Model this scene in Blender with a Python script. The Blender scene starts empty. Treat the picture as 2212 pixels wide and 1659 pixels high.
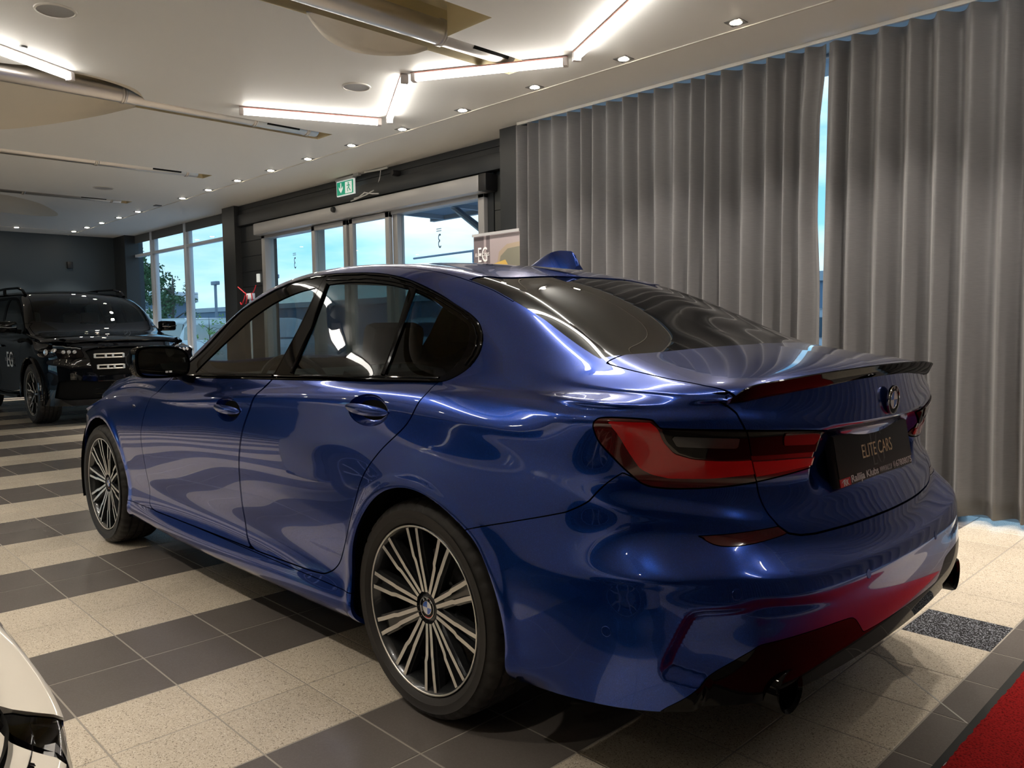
import bpy, bmesh, math, random
import numpy as np
from mathutils import Vector, Matrix
from mathutils.geometry import tessellate_polygon
random.seed(7)
sc=bpy.context.scene
# ---------------------------------------------------------------- camera, sky, exposure
cam=bpy.data.objects.new('camera',bpy.data.cameras.new('camera')); sc.collection.objects.link(cam); sc.camera=cam
_f=1707.024; _yaw,_pitch,_roll=.77271,-.07251,-.01279
_fw=np.array([math.cos(_yaw)*math.cos(_pitch),-math.sin(_yaw)*math.cos(_pitch),math.sin(_pitch)]); _r=np.array([-math.sin(_yaw),-math.cos(_yaw),0.]); _u=np.cross(_r,_fw)
_r2=math.cos(_roll)*_r+math.sin(_roll)*_u; _u2=-math.sin(_roll)*_r+math.cos(_roll)*_u; CAM=np.array((-1.8572,2.3010,1.17444))
cam.matrix_world=Matrix([[_r2[i],_u2[i],-_fw[i],CAM[i]] for i in range(3)]+[[0,0,0,1]])
cam.data.sensor_fit='HORIZONTAL'; cam.data.sensor_width=36; cam.data.lens=36*_f/2212; cam.data.clip_start=.05; cam.data.clip_end=500
CAR_YAW=.003142
vs=sc.view_settings; vs.view_transform='Standard'; vs.look='None'; vs.gamma=1; vs.use_curve_mapping=False; vs.exposure=1.48
sc.cycles.use_denoising=True; sc.cycles.max_bounces=8; sc.cycles.glossy_bounces=5; sc.cycles.transparent_max_bounces=16; sc.cycles.diffuse_bounces=4; sc.cycles.sample_clamp_indirect=6; sc.cycles.caustics_reflective=False; sc.cycles.caustics_refractive=False
sc.world=bpy.data.worlds.new('sky'); sc.world.use_nodes=True
nt=sc.world.node_tree; L=nt.links; bg=nt.nodes['Background']
tc=nt.nodes.new('ShaderNodeTexCoord'); sep=nt.nodes.new('ShaderNodeSeparateXYZ'); L.new(tc.outputs['Generated'],sep.inputs[0])
ramp=nt.nodes.new('ShaderNodeValToRGB'); L.new(sep.outputs['Z'],ramp.inputs[0]); e=ramp.color_ramp.elements
e[0].position=0; e[0].color=(.38,.70,.84,1); e[1].position=.55; e[1].color=(.08,.24,.52,1)
k=e.new(.12); k.color=(.24,.56,.84,1)
mp=nt.nodes.new('ShaderNodeMapping'); mp.inputs['Scale'].default_value=(1,1,4.5); L.new(tc.outputs['Generated'],mp.inputs[0])
no=nt.nodes.new('ShaderNodeTexNoise'); no.inputs['Scale'].default_value=2.3; no.inputs['Detail'].default_value=8; no.inputs['Roughness'].default_value=.55; L.new(mp.outputs[0],no.inputs['Vector'])
cr=nt.nodes.new('ShaderNodeValToRGB'); cr.color_ramp.elements[0].position=.43; cr.color_ramp.elements[1].position=.66; L.new(no.outputs['Fac'],cr.inputs[0])
mx=nt.nodes.new('ShaderNodeMix'); mx.data_type='RGBA'; L.new(cr.outputs[0],mx.inputs[0]); L.new(ramp.outputs[0],mx.inputs[6]); mx.inputs[7].default_value=(.78,.88,.96,1)
L.new(mx.outputs[2],bg.inputs['Color']); bg.inputs['Strength'].default_value=.60
# ---------------------------------------------------------------- helpers
C = bpy.context.scene.collection
MATS = {}
def link(o, parent=None):
    C.objects.link(o)
    if parent is not None: o.parent = parent
    return o
def tag(o, label=None, cat=None, group=None, kind=None):
    if label: o['label'] = label
    if cat: o['category'] = cat
    if group: o['group'] = group
    if kind: o['kind'] = kind
    return o
def empty(name, loc=(0,0,0), rz=0, label=None, cat=None, group=None, parent=None):
    o = bpy.data.objects.new(name, None); o.empty_display_size = .1
    o.location = loc; o.rotation_euler = (0,0,rz)
    link(o, parent); return tag(o, label, cat, group)
def mesh_obj(name, V, F, mat, parent=None, N=None, smooth=True, mats=None, mi=None):
    me = bpy.data.meshes.new(name)
    V = np.asarray(V, float)
    if isinstance(F, np.ndarray):
        F = F.astype(int); k = F.shape[1]; n = len(F)
        me.vertices.add(len(V)); me.vertices.foreach_set('co', V.ravel())
        me.loops.add(n*k); me.loops.foreach_set('vertex_index', F.ravel())
        me.polygons.add(n); me.polygons.foreach_set('loop_start', np.arange(0, n*k, k)); 
        me.update(calc_edges=True)
    else:
        me.from_pydata(V.tolist(), [], [list(map(int, f)) for f in F]); me.update()
    if smooth is True: me.polygons.foreach_set('use_smooth', [True]*len(me.polygons))
    elif smooth is not False: me.polygons.foreach_set('use_smooth', list(smooth))
    for m in (mats or [mat]): me.materials.append(m)
    if mi is not None: me.polygons.foreach_set('material_index', list(map(int, mi)))
    if N is not None:
        me.normals_split_custom_set_from_vertices([tuple(n) for n in N])
    o = bpy.data.objects.new(name, me); link(o, parent); return o
class MB:
    """collects simple solids, then becomes one mesh object"""
    def __init__(s): s.V=[]; s.F=[]; s.S=[]; s.M=[]; s.m=0
    def add(s, V, F, smooth=False, mat=None):
        b=len(s.V); s.V += [tuple(v) for v in V]; s.F += [tuple(i+b for i in f) for f in F]; s.S += [smooth]*len(F); s.M += [s.m if mat is None else mat]*len(F); return s
    def box(s, x0,x1,y0,y1,z0,z1, T=None, bev=0, mat=None):
        if bev <= 0:
            V=[(x,y,z) for x in (x0,x1) for y in (y0,y1) for z in (z0,z1)]
            F=[(0,1,3,2),(4,6,7,5),(0,4,5,1),(2,3,7,6),(0,2,6,4),(1,5,7,3)]
        else:
            bm=bmesh.new(); bmesh.ops.create_cube(bm, size=1)
            for v in bm.verts: v.co=Vector(((x0+x1)/2+v.co.x*(x1-x0),(y0+y1)/2+v.co.y*(y1-y0),(z0+z1)/2+v.co.z*(z1-z0)))
            bmesh.ops.bevel(bm, geom=bm.edges[:], offset=bev, segments=2, affect='EDGES', profile=.5)
            bm.verts.index_update(); V=[tuple(v.co) for v in bm.verts]; F=[tuple(v.index for v in f.verts) for f in bm.faces]; bm.free()
        if T is not None: V=[tuple(T@Vector(v)) for v in V]
        return s.add(V,F,bev>0,mat)
    def tube(s, pts, r, n=12, cap=True, closed=False, mat=None, scale=(1,1), up=(0,0,1)):
        P=[Vector(p) for p in pts]; R=r if hasattr(r,'__len__') else [r]*len(P); V=[]; F=[]; m=len(P)
        prev=None
        for i,p in enumerate(P):
            if closed: t=(P[(i+1)%m]-P[i-1])
            else: t=P[min(i+1,m-1)]-P[max(i-1,0)]
            t.normalize(); u=Vector(up)
            if abs(t.dot(u))>.95: u=Vector((1,0,0)) if abs(t.x)<.9 else Vector((0,1,0))
            if prev is not None:
                a=prev-t*prev.dot(t)
                if a.length>1e-5: a.normalize()
                else: a=t.cross(u).normalized()
            else: a=t.cross(u).normalized()
            prev=a; b=t.cross(a)
            for k in range(n):
                w=2*math.pi*k/n; V.append(p+a*math.cos(w)*R[i]*scale[0]+b*math.sin(w)*R[i]*scale[1])
        for i in range(m if closed else m-1):
            for k in range(n):
                j=(i+1)%m; F.append((i*n+k,i*n+(k+1)%n,j*n+(k+1)%n,j*n+k))
        s.add(V,F,True,mat)
        if cap and not closed:
            s.add(V[:n],[tuple(range(n))[::-1]],False,mat); s.add(V[-n:],[tuple(range(n))],False,mat)
        return s
    def lathe(s, prof, n=32, axis='z', T=None, smooth=True, mat=None, closed=False):
        V=[]; F=[]
        for r,h in prof:
            for k in range(n):
                w=2*math.pi*k/n; c,d=r*math.cos(w),r*math.sin(w)
                V.append({'z':(c,d,h),'y':(c,h,d),'x':(h,c,d)}[axis])
        m=len(prof)
        for i in range(m if closed else m-1):
            for k in range(n):
                j=(i+1)%m; F.append((i*n+k,i*n+(k+1)%n,j*n+(k+1)%n,j*n+k))
        if T is not None: V=[tuple(T@Vector(v)) for v in V]
        return s.add(V,F,smooth,mat)
    def prism(s, poly, h0, h1, axis='z', T=None, mat=None, smooth=False):
        n=len(poly); f={'z':lambda a,b,h:(a,b,h),'y':lambda a,b,h:(a,h,b),'x':lambda a,b,h:(h,a,b)}[axis]
        V=[f(a,b,h0) for a,b in poly]+[f(a,b,h1) for a,b in poly]
        if T is not None: V=[tuple(T@Vector(v)) for v in V]
        F=[tuple(range(n))[::-1],tuple(range(n,2*n))]
        s.add(V,F,False,mat); s.add(V,[(i,(i+1)%n,n+(i+1)%n,n+i) for i in range(n)],smooth,mat)
        return s
    def build(s, name, mat, parent=None, mats=None, fix=True):
        me=bpy.data.meshes.new(name); me.from_pydata(s.V,[],s.F)
        me.polygons.foreach_set('use_smooth', s.S)
        for m in (mats or [mat]): me.materials.append(m)
        me.polygons.foreach_set('material_index', s.M)
        if fix:
            bm=bmesh.new(); bm.from_mesh(me); bmesh.ops.remove_doubles(bm,verts=bm.verts[:],dist=1e-6); bmesh.ops.recalc_face_normals(bm,faces=bm.faces[:]); bm.to_mesh(me); bm.free()
        me.set_sharp_from_angle(angle=math.radians(38))
        o=bpy.data.objects.new(name,me); return link(o,parent)
def copy_tree(o, parent=None):
    c=o.copy(); C.objects.link(c)
    if parent is not None: c.parent=parent
    for ch in list(o.children): copy_tree(ch,c)
    return c
def text_obj(name, body, size, mat, parent, M, depth=.0006, sx=1, spacing=1.0, align='LEFT', bold=0, fit=None):
    cu=bpy.data.curves.new(name,'FONT'); cu.body=body; cu.size=size; cu.extrude=depth; cu.align_x=align; cu.space_character=spacing; cu.resolution_u=3; cu.offset=bold
    t=bpy.data.objects.new(name,cu); C.objects.link(t)
    bpy.context.view_layer.update()
    me=bpy.data.meshes.new_from_object(t.evaluated_get(bpy.context.evaluated_depsgraph_get()))
    C.objects.unlink(t); bpy.data.objects.remove(t)
    me.name=name; me.materials.clear(); me.materials.append(mat)
    if fit:
        xs=[v.co.x for v in me.vertices]; sx=fit/(max(xs)-min(xs))
    o=bpy.data.objects.new(name,me); link(o,parent); o.matrix_basis=M@Matrix.Diagonal((sx,1,1,1)); return o

# ---------------------------------------------------------------- smooth curves and surface patches
def fitcurve(us, P, U, lam=1e-6, w=None):
    """smoothing spline through waypoints, sampled at the uniform grid U"""
    us=np.asarray(us,float); P=np.asarray(P,float); n=len(U); h=U[1]-U[0]
    A=np.zeros((len(us),n)); t=(us-U[0])/h; i=np.clip(np.floor(t).astype(int),0,n-2); f=t-i
    A[np.arange(len(us)),i]=1-f; A[np.arange(len(us)),i+1]=f
    D=np.zeros((n-2,n)); k=np.arange(n-2); D[k,k]=1; D[k,k+1]=-2; D[k,k+2]=1; D/=h*h
    W=np.ones(len(us)) if w is None else np.asarray(w,float)
    M=A.T@(A*W[:,None])+lam*h*(D.T@D)
    return np.linalg.solve(M,A.T@(P*W[:,None]))
def natspline(x, Y, xs):
    """natural cubic spline, x (n,), Y (n,k)"""
    n=len(x); h=np.diff(x); A=np.eye(n); B=np.zeros_like(Y)
    for i in range(1,n-1):
        A[i,i-1]=h[i-1]; A[i,i]=2*(h[i-1]+h[i]); A[i,i+1]=h[i]
        B[i]=6*((Y[i+1]-Y[i])/h[i]-(Y[i]-Y[i-1])/h[i-1])
    M=np.linalg.solve(A,B); j=np.clip(np.searchsorted(x,xs)-1,0,n-2)
    hh=h[j][:,None]; a=((x[j+1]-xs)[:,None])/hh; b=((xs-x[j])[:,None])/hh
    return a*Y[j]+b*Y[j+1]+((a**3-a)*M[j]+(b**3-b)*M[j+1])*hh**2/6
class Patch:
    def __init__(s,V,N,A,F): s.V=V; s.N=N; s.A=A; s.F=F
    @staticmethod
    def join(L):
        V=[];N=[];A=[];F=[];b=0
        for p in L:
            if len(p.F)==0: continue
            V.append(p.V);N.append(p.N);A.append(p.A);F.append(p.F+b); b+=len(p.V)
        if not V: return Patch(np.zeros((0,3)),np.zeros((0,3)),np.zeros((0,1)),np.zeros((0,3),int))
        return Patch(np.vstack(V),np.vstack(N),np.vstack(A),np.vstack(F))
    def compact(s):
        u,inv=np.unique(s.F.ravel(),return_inverse=True)
        return Patch(s.V[u],s.N[u],s.A[u],inv.reshape(-1,3))
    def clip(s,f):
        """split by the scalar f at the vertices -> (f<0 part, f>0 part)"""
        f=np.where(np.abs(f)<1e-7,1e-7,f); F=s.F; neg=f[F]<0; c=neg.sum(1)
        D=np.hstack([s.V,s.N,s.A]); out=[]
        Fn=[F[c==3]]; Fp=[F[c==0]]
        mix=np.where((c==1)|(c==2))[0]
        if len(mix):
            T=F[mix]; ng=neg[mix]; lone_neg=(c[mix]==1)
            lone=np.where(lone_neg[:,None],ng,~ng); k=lone.argmax(1); r=np.arange(len(T))
            a=T[r,k]; b=T[r,(k+1)%3]; d=T[r,(k+2)%3]
            E=np.vstack([np.sort(np.stack([a,b],1),1),np.sort(np.stack([a,d],1),1)])
            ue,inv=np.unique(E,axis=0,return_inverse=True); inv=inv.ravel()
            t=f[ue[:,0]]/(f[ue[:,0]]-f[ue[:,1]])
            nd=D[ue[:,0]]*(1-t[:,None])+D[ue[:,1]]*t[:,None]
            ab=inv[:len(T)]+len(D); ad=inv[len(T):]+len(D); D=np.vstack([D,nd])
            t1=np.stack([a,ab,ad],1); t2=np.stack([ab,b,d],1); t3=np.stack([ab,d,ad],1)
            Fn+=[t1[lone_neg],t2[~lone_neg],t3[~lone_neg]]; Fp+=[t1[~lone_neg],t2[lone_neg],t3[lone_neg]]
        na=s.A.shape[1]
        mk=lambda Fs: Patch(D[:,:3],D[:,3:6],D[:,6:6+na],np.vstack(Fs)).compact() if sum(map(len,Fs)) else Patch.join([])
        return mk(Fn),mk(Fp)
    def mirror(s):
        V=s.V*[1,-1,1]; N=s.N*[1,-1,1]; return Patch(V,N,s.A.copy(),s.F[:,::-1].copy())
    def both(s):
        return Patch.join([s,s.mirror()])
    def offset(s,d): return Patch(s.V+s.N*d,s.N,s.A,s.F)
    def skirt(s,d=.014):
        """boundary flange going inwards"""
        if len(s.F)==0: return np.zeros((0,3)),np.zeros((0,3),int)
        key=np.round(s.V/2e-5).astype(np.int64); _,idx,inv=np.unique(key,axis=0,return_index=True,return_inverse=True); inv=inv.ravel()
        F=s.F; E=np.vstack([F[:,[0,1]],F[:,[1,2]],F[:,[2,0]]]); W=np.sort(inv[E],1)
        ok=W[:,0]!=W[:,1]; E=E[ok]; W=W[ok]
        _,i2,cnt=np.unique(W,axis=0,return_index=True,return_counts=True); B=E[i2[cnt==1]]
        a=s.V[B[:,0]];b=s.V[B[:,1]]; c=b-s.N[B[:,1]]*d; e=a-s.N[B[:,0]]*d; m=len(B)
        V=np.vstack([a,b,c,e]); i=np.arange(m); Q=np.stack([i+m,i,i+3*m,i+2*m],1)
        return V,Q
    def obj(s,name,mat,parent,skirt=.014,inner=None):
        V,Q=s.skirt(skirt) if skirt else (np.zeros((0,3)),np.zeros((0,4),int))
        me_V=np.vstack([s.V,V]); F=[tuple(f) for f in s.F.tolist()]+[tuple(f) for f in (Q+len(s.V)).tolist()]
        N=np.vstack([s.N/np.maximum(np.linalg.norm(s.N,axis=1,keepdims=True),1e-9),np.zeros((len(V),3))])
        if len(Q):
            m=len(Q); a,b,c=V[Q[:,0]],V[Q[:,1]],V[Q[:,2]]; n=np.cross(b-a,c-a); n/=np.maximum(np.linalg.norm(n,axis=1,keepdims=True),1e-12)
            for k in range(4): N[len(s.V)+Q[:,k]]=n
        return mesh_obj(name,me_V,F,mat,parent,N=N)
def grid_patch(G, flip=False, attr=None):
    """G (nu,nv,3) -> Patch"""
    nu,nv=G.shape[:2]; du=np.gradient(G,axis=0); dv=np.gradient(G,axis=1); N=np.cross(du,dv); 
    L=np.linalg.norm(N,axis=2,keepdims=True); N=N/np.maximum(L,1e-12)
    if flip: N=-N
    i,j=np.meshgrid(np.arange(nu-1),np.arange(nv-1),indexing='ij'); a=(i*nv+j).ravel(); b=a+nv; c=b+1; d=a+1
    if flip: F=np.vstack([np.stack([a,c,b],1),np.stack([a,d,c],1)])
    else: F=np.vstack([np.stack([a,b,c],1),np.stack([a,c,d],1)])
    A=(attr if attr is not None else np.zeros((nu,nv,1))).reshape(nu*nv,-1)
    V=G.reshape(-1,3)
    ar=np.linalg.norm(np.cross(V[F[:,1]]-V[F[:,0]],V[F[:,2]]-V[F[:,0]]),axis=1); F=F[ar>1e-12]
    return Patch(V,N.reshape(-1,3),A,F)
def crom(P, n=10, closed=False, corners=()):
    """Catmull-Rom through 2D/3D points; indices in corners stay sharp"""
    P=[np.array(p,float) for p in P]; m=len(P); out=[]
    rng=range(m) if closed else range(m-1)
    for i in rng:
        b=P[i]; c=P[(i+1)%m]
        a=P[i-1] if (closed or i>0) else 2*b-c
        d=P[(i+2)%m] if (closed or i+2<m) else 2*c-b
        if i in corners: a=2*b-c
        if (i+1)%m in corners: d=2*c-b
        k=n if not (i in corners and (i+1)%m in corners) else 1
        for t in np.linspace(0,1,k,endpoint=False):
            out.append(.5*((2*b)+(-a+c)*t+(2*a-5*b+4*c-d)*t*t+(-a+3*b-3*c+d)*t**3))
    if not closed: out.append(P[-1])
    return np.array(out)
def sdf_poly(Q, P):
    """signed distance (negative inside) of points Q (n,2) to closed polygon P (m,2)"""
    best=np.full(len(Q),1e9); ins=np.zeros(len(Q),bool)
    for a,b in zip(P,np.roll(P,-1,0)):
        e=b-a; L=e@e
        if L<1e-14: continue
        w=Q-a; t=np.clip((w@e)/L,0,1); d=np.linalg.norm(w-t[:,None]*e,axis=1); best=np.minimum(best,d)
        c=(a[1]<=Q[:,1])!=(b[1]<=Q[:,1])
        with np.errstate(divide='ignore',invalid='ignore'):
            x=a[0]+(Q[:,1]-a[1])/(b[1]-a[1])*(b[0]-a[0])
        ins^=c&(Q[:,0]<x)
    return np.where(ins,-best,best)
def sdf_line(Q, P):
    """signed distance to an open polyline: positive on its left"""
    best=np.full(len(Q),1e9); sg=np.ones(len(Q))
    for a,b in zip(P[:-1],P[1:]):
        e=b-a; L=e@e; w=Q-a; t=np.clip((w@e)/L,0,1); v=w-t[:,None]*e; d=np.linalg.norm(v,axis=1); s=np.sign(e[0]*w[:,1]-e[1]*w[:,0])
        m=d<best-1e-9; best=np.where(m,d,best); sg=np.where(m,s,sg)
    return best*sg
# ---------------------------------------------------------------- materials (all procedural)
def nmat(name):
    m=bpy.data.materials.new(name); m.use_nodes=True; nt=m.node_tree; b=nt.nodes['Principled BSDF']; MATS[name]=m
    return m,nt,b
def P(name, col, rough=.5, metal=0, coat=0, coat_r=.03, spec=.5, emis=None, es=0, bump=None, var=None, trans=0, alpha=1, ior=None, sheen=0):
    m,nt,b=nmat(name); I=b.inputs
    I['Base Color'].default_value=(*col,1); I['Roughness'].default_value=rough; I['Metallic'].default_value=metal
    I['Coat Weight'].default_value=coat; I['Coat Roughness'].default_value=coat_r; I['Specular IOR Level'].default_value=spec
    if trans: I['Transmission Weight'].default_value=trans
    if ior: I['IOR'].default_value=ior
    if sheen: I['Sheen Weight'].default_value=sheen
    if emis: I['Emission Color'].default_value=(*emis,1); I['Emission Strength'].default_value=es
    L=nt.links
    if bump or var:
        tc=nt.nodes.new('ShaderNodeTexCoord')
    if bump:
        n=nt.nodes.new('ShaderNodeTexNoise'); n.inputs['Scale'].default_value=bump[0]; n.inputs['Detail'].default_value=4; L.new(tc.outputs['Object'],n.inputs['Vector'])
        bp=nt.nodes.new('ShaderNodeBump'); bp.inputs['Strength'].default_value=bump[1]; bp.inputs['Distance'].default_value=bump[2] if len(bump)>2 else .002; L.new(n.outputs['Fac'],bp.inputs['Height']); L.new(bp.outputs['Normal'],I['Normal'])
    if var:
        n=nt.nodes.new('ShaderNodeTexNoise'); n.inputs['Scale'].default_value=var[0]; n.inputs['Detail'].default_value=5; L.new(tc.outputs['Object'],n.inputs['Vector'])
        r=nt.nodes.new('ShaderNodeValToRGB'); r.color_ramp.elements[0].position=.35; r.color_ramp.elements[1].position=.65
        r.color_ramp.elements[0].color=(*[c*(1-var[1]) for c in col],1); r.color_ramp.elements[1].color=(*[min(1,c*(1+var[1])) for c in col],1)
        L.new(n.outputs['Fac'],r.inputs['Fac']); L.new(r.outputs['Color'],I['Base Color'])
    return m
def glass(name, tint, refl=1.5, rough=0.0):
    m=bpy.data.materials.new(name); m.use_nodes=True; nt=m.node_tree; nt.nodes.clear(); MATS[name]=m
    o=nt.nodes.new('ShaderNodeOutputMaterial'); t=nt.nodes.new('ShaderNodeBsdfTransparent'); g=nt.nodes.new('ShaderNodeBsdfGlossy'); f=nt.nodes.new('ShaderNodeFresnel'); x=nt.nodes.new('ShaderNodeMixShader')
    t.inputs['Color'].default_value=(*tint,1); g.inputs['Roughness'].default_value=rough; g.inputs['Color'].default_value=(1,1,1,1); ge=nt.nodes.new('ShaderNodeNewGeometry'); mr=nt.nodes.new('ShaderNodeMapRange'); mr.inputs[3].default_value=refl; mr.inputs[4].default_value=1/refl; nt.links.new(ge.outputs['Backfacing'],mr.inputs[0]); nt.links.new(mr.outputs[0],f.inputs['IOR'])
    nt.links.new(f.outputs[0],x.inputs[0]); nt.links.new(t.outputs[0],x.inputs[1]); nt.links.new(g.outputs[0],x.inputs[2]); nt.links.new(x.outputs[0],o.inputs['Surface']); return m
# car paint: metallic base with fine flakes under clear coat
def paint(name, col, metal=.85, rough=.38, flake=True, coat=1, cr=.02):
    m=P(name,col,rough,metal,coat=coat,coat_r=cr); nt=m.node_tree; b=nt.nodes['Principled BSDF']; b.inputs['Coat IOR'].default_value=1.55; b.inputs['Specular IOR Level'].default_value=.5 if metal>.5 else 0
    if flake:
        tc=nt.nodes.new('ShaderNodeTexCoord'); v=nt.nodes.new('ShaderNodeTexVoronoi'); v.inputs['Scale'].default_value=900; r=nt.nodes.new('ShaderNodeMix'); r.data_type='RGBA'
        nt.links.new(tc.outputs['Object'],v.inputs['Vector']); mr=nt.nodes.new('ShaderNodeMapRange'); sp=nt.nodes.new('ShaderNodeSeparateColor'); nt.links.new(v.outputs['Color'],sp.inputs[0]); nt.links.new(sp.outputs[0],mr.inputs[0])
        mr.inputs[1].default_value=.8; mr.inputs[2].default_value=1; nt.links.new(mr.outputs[0],r.inputs[0])
        r.inputs[6].default_value=(*col,1); r.inputs[7].default_value=(*[min(1,c*1.8+.01) for c in col],1); nt.links.new(r.outputs[2],b.inputs['Base Color'])
    return m
paint('blue_paint',(.003,.043,.31),.82,.235)
paint('black_paint',(.0022,.003,.005),.0,.35,False)
paint('white_paint',(.72,.68,.60),0,.4,False)
P('gloss_black',(.003,.003,.0035),.3,0,coat=.38,spec=0)
P('satin_black',(.012,.012,.013),.45)
P('matte_black',(.006,.006,.006),.85,spec=.1)
P('rubber',(.022,.020,.019),.58,bump=(180,.25,.0006))
P('alloy_face',(.80,.78,.74),.36,.9)
P('alloy_dark',(.05,.053,.058),.25,.6,coat=.6)
P('brake_disc',(.25,.25,.25),.35,.9)
P('chrome',(.75,.75,.76),.08,1)
P('mirror_glass',(.55,.58,.58),.01,1)
P('lamp_red',(.62,.006,.010),.22,0,coat=1)
P('lamp_bright_red',(.9,.015,.012),.12,0,coat=1,emis=(1,.02,.01),es=0.0)
P('lamp_dark_red',(.075,.002,.003),.12,0,coat=1)
P('lamp_smoke',(.005,.004,.0045),.10,0,coat=.45,spec=0)
P('lamp_clear',(.055,.055,.06),.2,.3,coat=.6); P('lamp_led',(.62,.63,.65),.25,.6,coat=1); P('spoiler_black',(.003,.003,.0035),.3,0,coat=.35,spec=0)
P('emblem_blue',(.02,.12,.55),.2,coat=1)
P('emblem_white',(.75,.77,.8),.2,coat=1)
P('plate_black',(.010,.010,.010),.5)
P('gold_print',(.85,.70,.45),.4,.0)
P('grey_print',(.075,.075,.078),.4)
P('white_print',(.75,.75,.76),.5)
P('red_print',(.55,.02,.03),.5)
P('seat_leather',(.02,.02,.02),.5,bump=(60,.2))
P('seat_beige',(.42,.36,.27),.5,bump=(60,.2))
P('cabin_grey',(.05,.05,.052),.6)
glass('tinted_glass',(.36,.41,.42),1.24)
glass('privacy_glass',(.085,.13,.14),1.25)
glass('rear_glass',(.02,.02,.018),1.34)
glass('front_glass',(.55,.60,.58),1.4); glass('headlamp_glass',(.95,.95,.95),1.35)
glass('window_glass',(.93,.985,.99),1.25)
# ---------------------------------------------------------------- room materials
P('ceiling_paint',(.74,.74,.72),.55)
P('cream_paint',(.80,.70,.46),.6); P('recess_paint',(.66,.61,.52),.6)
P('wall_anthracite',(.022,.025,.028),.45,bump=(40,.08))
P('wall_anthracite_warm',(.045,.048,.046),.5)
P('alu_frame',(.42,.42,.43),.4,.3)
P('white_frame',(.62,.66,.72),.4)
P('duct_steel',(.55,.52,.49),.34,.9,bump=(9,.1,.003))
P('grout',(.33,.30,.26),.7)
P('grout_light',(.42,.40,.37),.7)
P('carpet_rubber',(.014,.017,.016),.6)
P('roller_blind',(.11,.115,.115),.7)
P('led_diffuser',(1,1,1),.5,emis=(1,.95,.87),es=8)
P('led_body',(.55,.5,.48),.4)
P('led_strip_red',(.45,.20,.17),.5,emis=(1,.12,.05),es=.0)
P('spot_glow',(1,1,1),.5,emis=(1,.86,.66),es=60)
P('fixture_grey',(.10,.10,.10),.4)
P('speaker_grey',(.33,.33,.33),.6,bump=(400,.5,.001))
P('exit_green',(.0,.20,.11),.4,emis=(.0,.30,.17),es=.25); P('exit_white',(.8,.82,.8),.4,emis=(.8,.85,.8),es=.18)
P('cord_white',(.6,.6,.6),.5); P('wall_black',(.01,.01,.012),.5)
def tile_mat(name, base, dark, light, sc_, thr, rough):
    m,nt,b=nmat(name); L=nt.links; tc=nt.nodes.new('ShaderNodeTexCoord'); geo=nt.nodes.new('ShaderNodeNewGeometry')
    v=nt.nodes.new('ShaderNodeTexVoronoi'); v.inputs['Scale'].default_value=sc_; L.new(geo.outputs['Position'],v.inputs['Vector'])
    s=nt.nodes.new('ShaderNodeSeparateColor'); L.new(v.outputs['Color'],s.inputs[0])
    r=nt.nodes.new('ShaderNodeValToRGB'); r.color_ramp.interpolation='CONSTANT'; e=r.color_ramp.elements
    e[0].position=0; e[0].color=(*dark,1); e[1].position=thr[0]; e[1].color=(*base,1); k=e.new(thr[1]); k.color=(*light,1)
    L.new(s.outputs[0],r.inputs[0])
    n=nt.nodes.new('ShaderNodeTexNoise'); n.inputs['Scale'].default_value=2.5; n.inputs['Detail'].default_value=4; L.new(geo.outputs['Position'],n.inputs['Vector'])
    oi=nt.nodes.new('ShaderNodeObjectInfo'); ad=nt.nodes.new('ShaderNodeMath'); ad.operation='ADD'; L.new(n.outputs['Fac'],ad.inputs[0])
    mu=nt.nodes.new('ShaderNodeMath'); mu.operation='MULTIPLY'; mu.inputs[1].default_value=.35; L.new(oi.outputs['Random'],mu.inputs[0]); L.new(mu.outputs[0],ad.inputs[1])
    mr=nt.nodes.new('ShaderNodeMapRange'); mr.inputs[1].default_value=.3; mr.inputs[2].default_value=1.0; mr.inputs[3].default_value=.86; mr.inputs[4].default_value=1.1; L.new(ad.outputs[0],mr.inputs[0])
    mm=nt.nodes.new('ShaderNodeMix'); mm.data_type='RGBA'; mm.blend_type='MULTIPLY'; mm.inputs[0].default_value=1; L.new(r.outputs[0],mm.inputs[6]); L.new(mr.outputs[0],mm.inputs[7]); L.new(mm.outputs[2],b.inputs['Base Color'])
    b.inputs['Roughness'].default_value=rough; return m
tile_mat('tile_light',(.64,.565,.455),(.33,.28,.22),(.78,.72,.62),330,(.10,.88),.27)
tile_mat('tile_dark',(.155,.138,.128),(.148,.132,.122),(.162,.145,.135),260,(.3,.8),.24)
tile_mat('tile_black',(.03,.032,.038),(.012,.013,.016),(.30,.32,.36),330,(.4,.78),.24)
# curtain: satin grey fabric with fine weave
def curtain_mat():
    m,nt,b=nmat('curtain_fabric'); L=nt.links; geo=nt.nodes.new('ShaderNodeNewGeometry')
    w=nt.nodes.new('ShaderNodeTexNoise'); w.inputs['Scale'].default_value=60; mp=nt.nodes.new('ShaderNodeMapping'); mp.inputs['Scale'].default_value=(.3,.3,3); L.new(geo.outputs['Position'],mp.inputs[0]); L.new(mp.outputs[0],w.inputs['Vector'])
    r=nt.nodes.new('ShaderNodeValToRGB'); r.color_ramp.elements[0].color=(.115,.115,.122,1); r.color_ramp.elements[1].color=(.165,.163,.168,1); L.new(w.outputs['Fac'],r.inputs[0]); L.new(r.outputs[0],b.inputs['Base Color'])
    b.inputs['Roughness'].default_value=.48; b.inputs['Sheen Weight'].default_value=.25; b.inputs['Specular IOR Level'].default_value=.45
    bp=nt.nodes.new('ShaderNodeBump'); bp.inputs['Strength'].default_value=.12; bp.inputs['Distance'].default_value=.001; L.new(w.outputs['Fac'],bp.inputs['Height']); L.new(bp.outputs[0],b.inputs['Normal'])
curtain_mat()
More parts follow.
